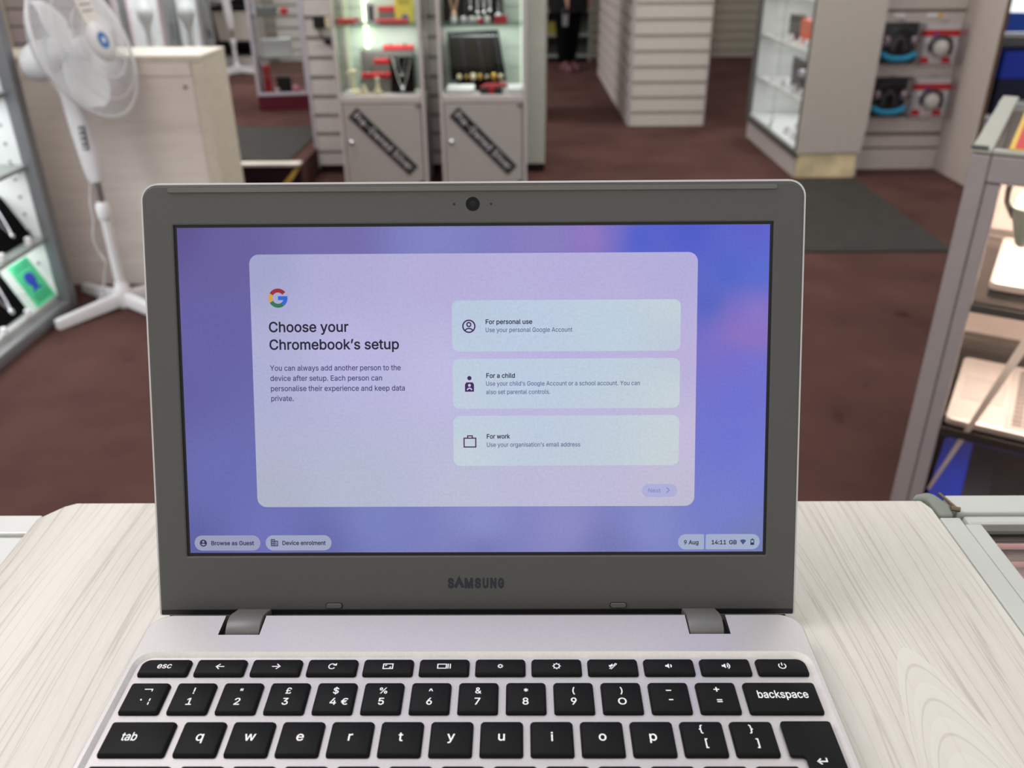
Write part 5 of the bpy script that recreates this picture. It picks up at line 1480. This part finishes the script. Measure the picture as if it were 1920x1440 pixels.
# ------------------------------------------------------------------ headset bay
bay = thing('slatwall_bay', 'slatwall bay with headsets hanging, between two grey end panels', 'display stand', (2.20, 4.80, 0))
BS = mat('bay_slat', (192, 182, 175), .55, 0, .3, .04)
b1, b2 = B(), B()
for z0, z1 in ((.0, .115), (.13, .19), (.215, .30), (.318, .40), (.418, .50), (.518, .60), (.618, .70), (.718, .85), (.868, .95), (.968, 1.05), (1.068, 2.0)):
    b1.box(-.25, .249, 0, .012, max(.001, z0), z1)
b1.build('boards', BS, bay); b2.box(-.25, .249, .0125, .03, .001, 2.0); b2.build('backing', mat('bay_groove', (130, 120, 116), .6), bay)
ep_ = thing('end_panel', 'plain grey end panel standing right of the headset bay', 'panel', (2.46, 4.6, 0))
B().box(-.009, .009, -.205, .23, .001, 2.0).build('panel', mat('grey_side_panel', (190, 178, 171), .5, 0, .4, .03), ep_)
B().box(-.0095, .0095, -.212, -.2055, .001, 2.0).build('edge_band', mat('brown_edge', (96, 76, 58), .5), ep_)

CLEAR = glass('clear_blister', (.985, .985, .99), .35)
TEAL = mat('teal_card', (48, 160, 200), .5)
DKCARD = mat('dark_card', (36, 34, 36), .5)
def headset_pack(loc, label, style):
    t = thing('headset_pack', label, 'headset pack', loc, 0, 'headset packs hanging in the slatwall bay')
    w, h = (.215, .20)
    if style == 'teal':
        B().box(-w / 2, w / 2, -.010, -.006, -h, .012).build('backing_card', DKCARD, t)
        bw = B(); ps = []
        for i in range(13):
            q = PI * i / 12
            ps.append((-.088 * math.cos(q), -.062, -.135 - .035 * math.sin(q)))
        bw.tube(ps, .017, 10); bw.build('teal_band', TEAL, t, smooth=60)
        pp = mat('pinkish_silver', (170, 150, 160), .3, .3)
        for sx in (-1, 1):
            B().lathe([(.022, -.012), (.026, 0), (.022, .012)], 18, Matrix.Translation((sx * .072, -.05, -.075)) @ Matrix.Rotation(PI / 2, 4, 'Y')).build('earcup', pp if sx > 0 else mat('grey_pink_cup', (150, 130, 140), .35), t, smooth=50)
        B().tube([(-.07, -.05, -.06), (-.06, -.05, -.03), (0, -.05, -.016), (.06, -.05, -.03), (.07, -.05, -.06)], .010, 10).build('headband', BLACKP, t, smooth=60)
        B().tube([(-.035, -.04, -.135), (-.03, -.045, -.085), (0, -.045, -.06), (.03, -.045, -.085), (.035, -.04, -.135)], .014, 10).build('coiled_lead', mat('dark_grey_lead', (60, 56, 62), .4), t, smooth=60)
    else:
        B().box(-w / 2, w / 2, -.010, -.006, -h, .012).build('backing_card', mat('white_red_card', (206, 200, 200), .5), t)
        rd = B(); rd.box(-w / 2 - .001, w / 2 + .001, -.0118, -.0102, -.055, -.022)
        rd.build('red_header', RED, t)
        for sx in (-1, 1): B().prism([(sx * .06 - .028, -.195), (sx * .06 + .028, -.195), (sx * .06 + .018, -.165), (sx * .06 - .022, -.16)], 0, .0016, lambda p: (p[0], -.0102 - p[2], p[1])).build('red_corner', RED, t)
        B().lathe([(.042, 0), (.044, .02), (.036, .034), (.012, .04)], 24, Matrix.Translation((.012, -.0105, -.115)) @ Matrix.Rotation(PI / 2, 4, 'X')).build('white_earcup', mat('cream_white', (218, 214, 206), .4), t, smooth=50)
        B().tube([(-.045, -.03, -.13), (-.05, -.03, -.09), (-.03, -.03, -.062), (.012, -.03, -.055), (.055, -.03, -.07), (.068, -.03, -.11), (.062, -.03, -.15)], .010, 8).build('headband', mat('dark_grey_lead', (60, 56, 62), .4), t, smooth=60)
        B().box(-.035, -.005, -.0125, -.0119, -.05, -.038).build('purple_print', mat('purple_print', (110, 70, 150), .5), t)
        B().lathe([(.016, 0), (.016, .006)], 14, Matrix.Translation((-.055, -.0105, -.085)) @ Matrix.Rotation(PI / 2, 4, 'X')).build('white_sticker', WHITE, t)
    B().box(-w / 2 - .003, w / 2 + .003, -.095, -.0935, -h - .004, .016).build('blister_front', CLEAR, t)
    B().box(-w / 2 - .004, -w / 2 - .002, -.093, -.011, -h, .012).build('blister_side', CLEAR, t)
    B().box(w / 2 + .002, w / 2 + .004, -.093, -.011, -h, .012).build('blister_side', CLEAR, t)
    B().tube([(0, -.0015, .024), (0, -.075, .024), (0, -.080, .030)], .003, 6).build('peg_hook', CHROME, t)
    for z in (-h - .008, .018): B().tube([(-w / 2, -.05, z), (w / 2, -.05, z)], .005, 6).build('blister_rib', CLEAR, t)
    return t
headset_pack((2.095, 4.797, .79), 'upper teal and black headset pack in the slatwall bay', 'teal')
headset_pack((2.325, 4.797, .785), 'upper red and white headset pack in the slatwall bay', 'red')
headset_pack((2.095, 4.797, .505), 'lower teal and black headset pack in the slatwall bay', 'teal')
headset_pack((2.335, 4.797, .503), 'lower red and white headset pack in the slatwall bay', 'red')
for x, lb_ in ((2.085, 'white ticket above the upper teal headset pack'), (2.265, 'white and yellow ticket above the upper red headset pack')):
    t = thing('price_ticket', lb_, 'ticket', (x, 4.797, .826))
    B().box(-.03, .03, -.003, -.001, 0, .022).build('ticket', WHITE, t)
    if x > 2.2: B().lathe([(.012, 0), (.012, .001)], 16, Matrix.Translation((.042, -.0012, .010)) @ Matrix.Rotation(PI / 2, 4, 'X')).build('yellow_dot', mat('yellow_dot', (214, 170, 60), .5), t)

# ------------------------------------------------------------------ far right white shelves with blue boxes
area('shelf_fill', (2.95, 4.75, 1.07), (.5, .2), 3, (.95, .98, 1))  # unseen lamp added to brighten the white shelves
fs = thing('shelf_unit', 'white shelf unit with blue boxes, right edge of picture beyond the grey end panel', 'shelf', (2.93, 4.75, 0))
B().box(-.36, .5, .28, .30, .001, 1.6).build('back_panel', WHITEP, fs)
B().box(-.36, -.34, -.12, .279, .001, 1.6).build('side_panel', ALUW, fs)
for z in (.28, .33, .76, 1.1): B().box(-.339, .5, -.12, .279, z - .02, z).build('shelf', WHITEP, fs)
B().box(-.345, -.31, -.15, -.121, .02, .30).build('front_leg', mat('lilac_leg', (196, 204, 226), .4), fs, bevel=.003)
B().box(-.339, .5, -.14, -.121, .765, .86).build('blue_header', BLUE, fs)
t = thing('carton', 'blue and black product box on the white shelf at the right edge', 'box', (2.86, 4.80, .331))
B().box(-.22, .3, -.14, .10, .001, .19).build('body', mat('navy_box', (24, 30, 58), .5), t, bevel=.003)
B().box(-.22, .3, -.14, .10, .191, .33).build('blue_upper', mat('royal_blue_box', (32, 58, 178), .45), t, bevel=.003)
B().box(-.05, .18, -.142, -.1405, .22, .27).build('print_panel', mat('light_blue_print', (70, 98, 205), .45), t)
lp_ = B()
for q in range(6): lp_.box(-.2 + q * .03, -.182 + q * .03, -.142, -.1405, .03, .055)
lp_.build('lettering', mat('lilac_print', (120, 124, 170), .5), t)

# ------------------------------------------------------------------ near display counter on the right, turned toward the camera
NR = R(-30.9)
NC = Vector((.695, .985, 0))
NX = Vector((math.cos(NR), math.sin(NR), 0)); NY = Vector((-math.sin(NR), math.cos(NR), 0))
def npt(x, y, z): return NC + NX * x + NY * y + Vector((0, 0, z))
nc = thing('display_counter', 'glass showcase full of laptops with grey frame, turned at an angle right of the aisle', 'display counter', NC, NR)
NF = mat('mauve_grey_frame', (166, 158, 158), .42, .15, .45, .03)
NT = mat('pale_green_frame', (176, 178, 166), .42, .1, .45, .03)
NL, ND, NH = 1.1, .5, .95
post = B(); post.box(-.014, .012, -.004, .03, .001, NH - .008); post.box(.0122, .034, .0, .03, .001, NH - .05)
post.build('post', NF, nc, bevel=.003)
for x, y in ((NL, 0), (0, ND), (NL, ND)): B().box(x - .02, x + .014, y - .0, y + .034, .001, NH - .008).build('post', NF, nc, bevel=.003)
B().box(.0125, NL, -.004, .026, NH - .049, NH - .008).build('front_rail', NF, nc, bevel=.003)
B().box(-.016, .012, -.006, ND + .03, NH - .007, NH).build('top_side_rail', NT, nc, bevel=.002)
B().box(-.016, .012, .031, ND, NH - .04, NH - .0075).build('side_rail', NF, nc, bevel=.003)
B().box(.0125, NL, -.006, .010, NH - .007, NH).build('top_front_rail', NT, nc, bevel=.002)
B().box(-.017, .006, -.008, .006, NH + .0003, NH + .003).build('corner_cap', mat('dark_cap', (70, 70, 66), .5), nc)
B().box(.0125, NL, .0105, ND, NH - .006, NH - .001).build('glass_top', GLASS, nc)
B().box(.0345, NL - .02, .008, .012, .10, NH - .05).build('front_glass', GLASS, nc)
B().box(-.004, 0, .031, ND, .10, NH - .041).build('side_glass', GLASS, nc)
B().box(.0125, NL, .0, ND, .001, .099).build('base', NF, nc, bevel=.002)
B().box(.0125, NL - .02, ND - .02, ND, .10, NH - .01).build('back_panel', mat('warm_lining', (206, 184, 174), .6), nc)
for z in (.30, .48, .705): B().box(.004, NL - .02, .030, ND - .021, z - .008, z).build('shelf', glass('smoky_shelf', (.82, .82, .80), 1.0), nc)
B().box(.0345, NL - .021, .0135, .0155, .287, .302).build('shelf_edge', mat('dark_shelf_edge', (70, 62, 58), .4), nc)
B().box(.0345, NL - .021, .0135, .0155, .466, .481).build('shelf_edge', mat('dark_shelf_edge', (70, 62, 58), .4), nc)
B().box(.0345, NL - .021, .0135, .0155, .693, .706).build('shelf_edge', mat('dark_shelf_edge', (70, 62, 58), .4), nc)
WARM = emit('warm_lamp', (255, 224, 190), 14)
B().box(.045, NL - .03, .030, .040, NH - .049, NH - .042).build('light_strip', emit('warm_strip', (255, 222, 196), 2.5), nc)
q = npt(.30, .22, .92)
area('warm_case_glow', q, (.6, .25), 8.5, (1, .84, .74), (0, 0, NR))
q = npt(.30, .12, .69)
area('warm_case_glow', q, (.5, .12), 3.3, (1, .84, .74), (0, 0, NR))
q = npt(.30, .12, .465)
area('warm_case_glow', q, (.5, .12), 1.2, (1, .86, .8), (0, 0, NR))
# leaflets standing on the glass top
t = thing('leaflet', 'red leaflet with yellow edge lying under the glass at the right edge of picture', 'leaflet', npt(.187, .115, NH + .0005), NR)
B().box(-.155, .17, -.11, .30, .0, .0012).build('edge', mat('yellow_edge', (232, 190, 70), .5), t)
B().box(-.148, .165, -.103, .295, .0013, .0022).build('sheet', mat('leaflet_red', (206, 36, 44), .5), t)
tm = B()
for i, s in enumerate(('open weekly', 'see inside')):
    tm.mesh(text_mesh('– – – –', .03, .15), Matrix.Translation((-.13, -.06 + i * .05, .0024)))
flip_up(tm.build('lettering', mat('pale_leaflet_print', (240, 170, 150), .5), t))

# laptops on the shelves
def shop_laptop(label, loc, rz, bodym, deckm, keym, lidang, wid=.30, dep=.21, ty=.088):
    """open laptop; front edge at local y = 0, hinge at y = dep"""
    t = thing('laptop', label, 'laptop', loc, rz, 'laptops in the angled glass showcase')
    B().prism(rrect(-wid / 2, wid / 2, 0, dep, .012, 5), .001, .014).build('base', bodym, t, bevel=.0025, smooth=40)
    kb_ = B(); kb_.prism(rrect(-wid / 2 + .006, wid / 2 - .006, ty, dep - .022, .004, 3), .0141, .0148); kb_.build('keyboard_tray', deckm, t)
    ks = B()
    for r_ in range(5):
        for c_ in range(13):
            x = -wid / 2 + .022 + c_ * (wid - .044) / 13; y = .098 + r_ * (dep - .122) / 5
            ks.box(x + .001, x + (wid - .044) / 13 - .001, y + .001, y + (dep - .122) / 5 - .0015, .0149, .0162)
    kk = ks.build('keys', keym, t); 
    if ty > .08:
        tp = B(); tp.prism(rrect(-.05, .05, .012, .082, .003, 3), .0141, .0146); tp.build('touchpad', deckm, t)
    ld = B(); ld.prism(rrect(-wid / 2, wid / 2, 0, dep, .012, 5), -.008, 0); l_ = ld.build('lid', bodym, t, loc=(0, dep + .004, .012), rot=(lidang, 0, 0), bevel=.0025, smooth=40)
    B().prism(rrect(-wid / 2 + .012, wid / 2 - .012, .016, dep - .012, .004, 3), .0003, .0012).build('screen', mat('dark_screen', (26, 26, 30), .15, 0, .6), l_)
    return t
PSIL = mat('rosy_silver', (206, 190, 182), .35, .3, .5, .02)
PSD = mat('rosy_grey', (178, 164, 158), .4, .2, .5, .02)
KGR = mat('grey_keys', (120, 108, 104), .5)
# middle shelf: front edge to the left, so its palm rest comes first
shop_laptop('silver laptop on the middle shelf of angled showcase, palm rest outward', npt(.038, .165, .481), NR - PI / 2, PSIL, PSD, KGR, R(67), .28, .21)
shop_laptop('silver laptop on the upper shelf of angled showcase', npt(.050, .235, .706), NR - PI / 2, PSIL, PSD, KGR, R(67), .28, .21)
NAVL = mat('blue_laptop_shell', (34, 50, 150), .35, .2, .5)
shop_laptop('blue laptop with black keyboard on the lowest lit shelf of angled showcase', npt(.040, .168, .301), NR - PI / 2, NAVL, mat('black_deck', (20, 20, 26), .5), BLACKP, R(5), .27, .28, .053)
# spotlight on a clip, under the top rail
for x, y, z, lb_ in ((.080, .06, .845, 'bright spot lamp on a grey cone just inside the angled showcase top'),):
    t = thing('spot_lamp', lb_, 'lamp', npt(x, y, z), NR)
    B().lathe([(.004, -.05), (.010, -.045), (.024, .0), (.026, .012), (.022, .014)], 18).build('shade', mat('grey_green_shade', (150, 156, 146), .4), t, smooth=50)
    B().lathe([(.020, .015), (.022, .024), (.016, .036), (.004, .042)], 16).build('bulb', WARM, t, smooth=60)
    B().tube([(-.02, 0, -.005), (-.030, -.004, .012), (-.034, -.014, .022), (-.035, -.026, .040), (-.035, -.027, .049)], .005, 8).build('clip', DGF, t, smooth=60)
    
q = npt(.080, .06, .90)
# pale strip added behind the front glass as its diagonal bright reflection
p0, p1 = (.040, .024, .35), (.132, .024, .69)
t = thing('reflection_strip', 'long pale strip added as a reflected streak across the front glass of angled showcase', 'strip', NC, NR)
stx = mat('pale_reflection_strip', (240, 220, 210), .2, 0, .6)
B().hexa([(p0[0] - .002, .020, p0[2]), (p0[0] + .003, .020, p0[2]), (p0[0] + .003, .0225, p0[2]), (p0[0] - .002, .0225, p0[2])],
         [(p1[0] - .008, .020, p1[2]), (p1[0] + .008, .020, p1[2]), (p1[0] + .008, .0225, p1[2]), (p1[0] - .008, .0225, p1[2])]).build('strip', stx, t)
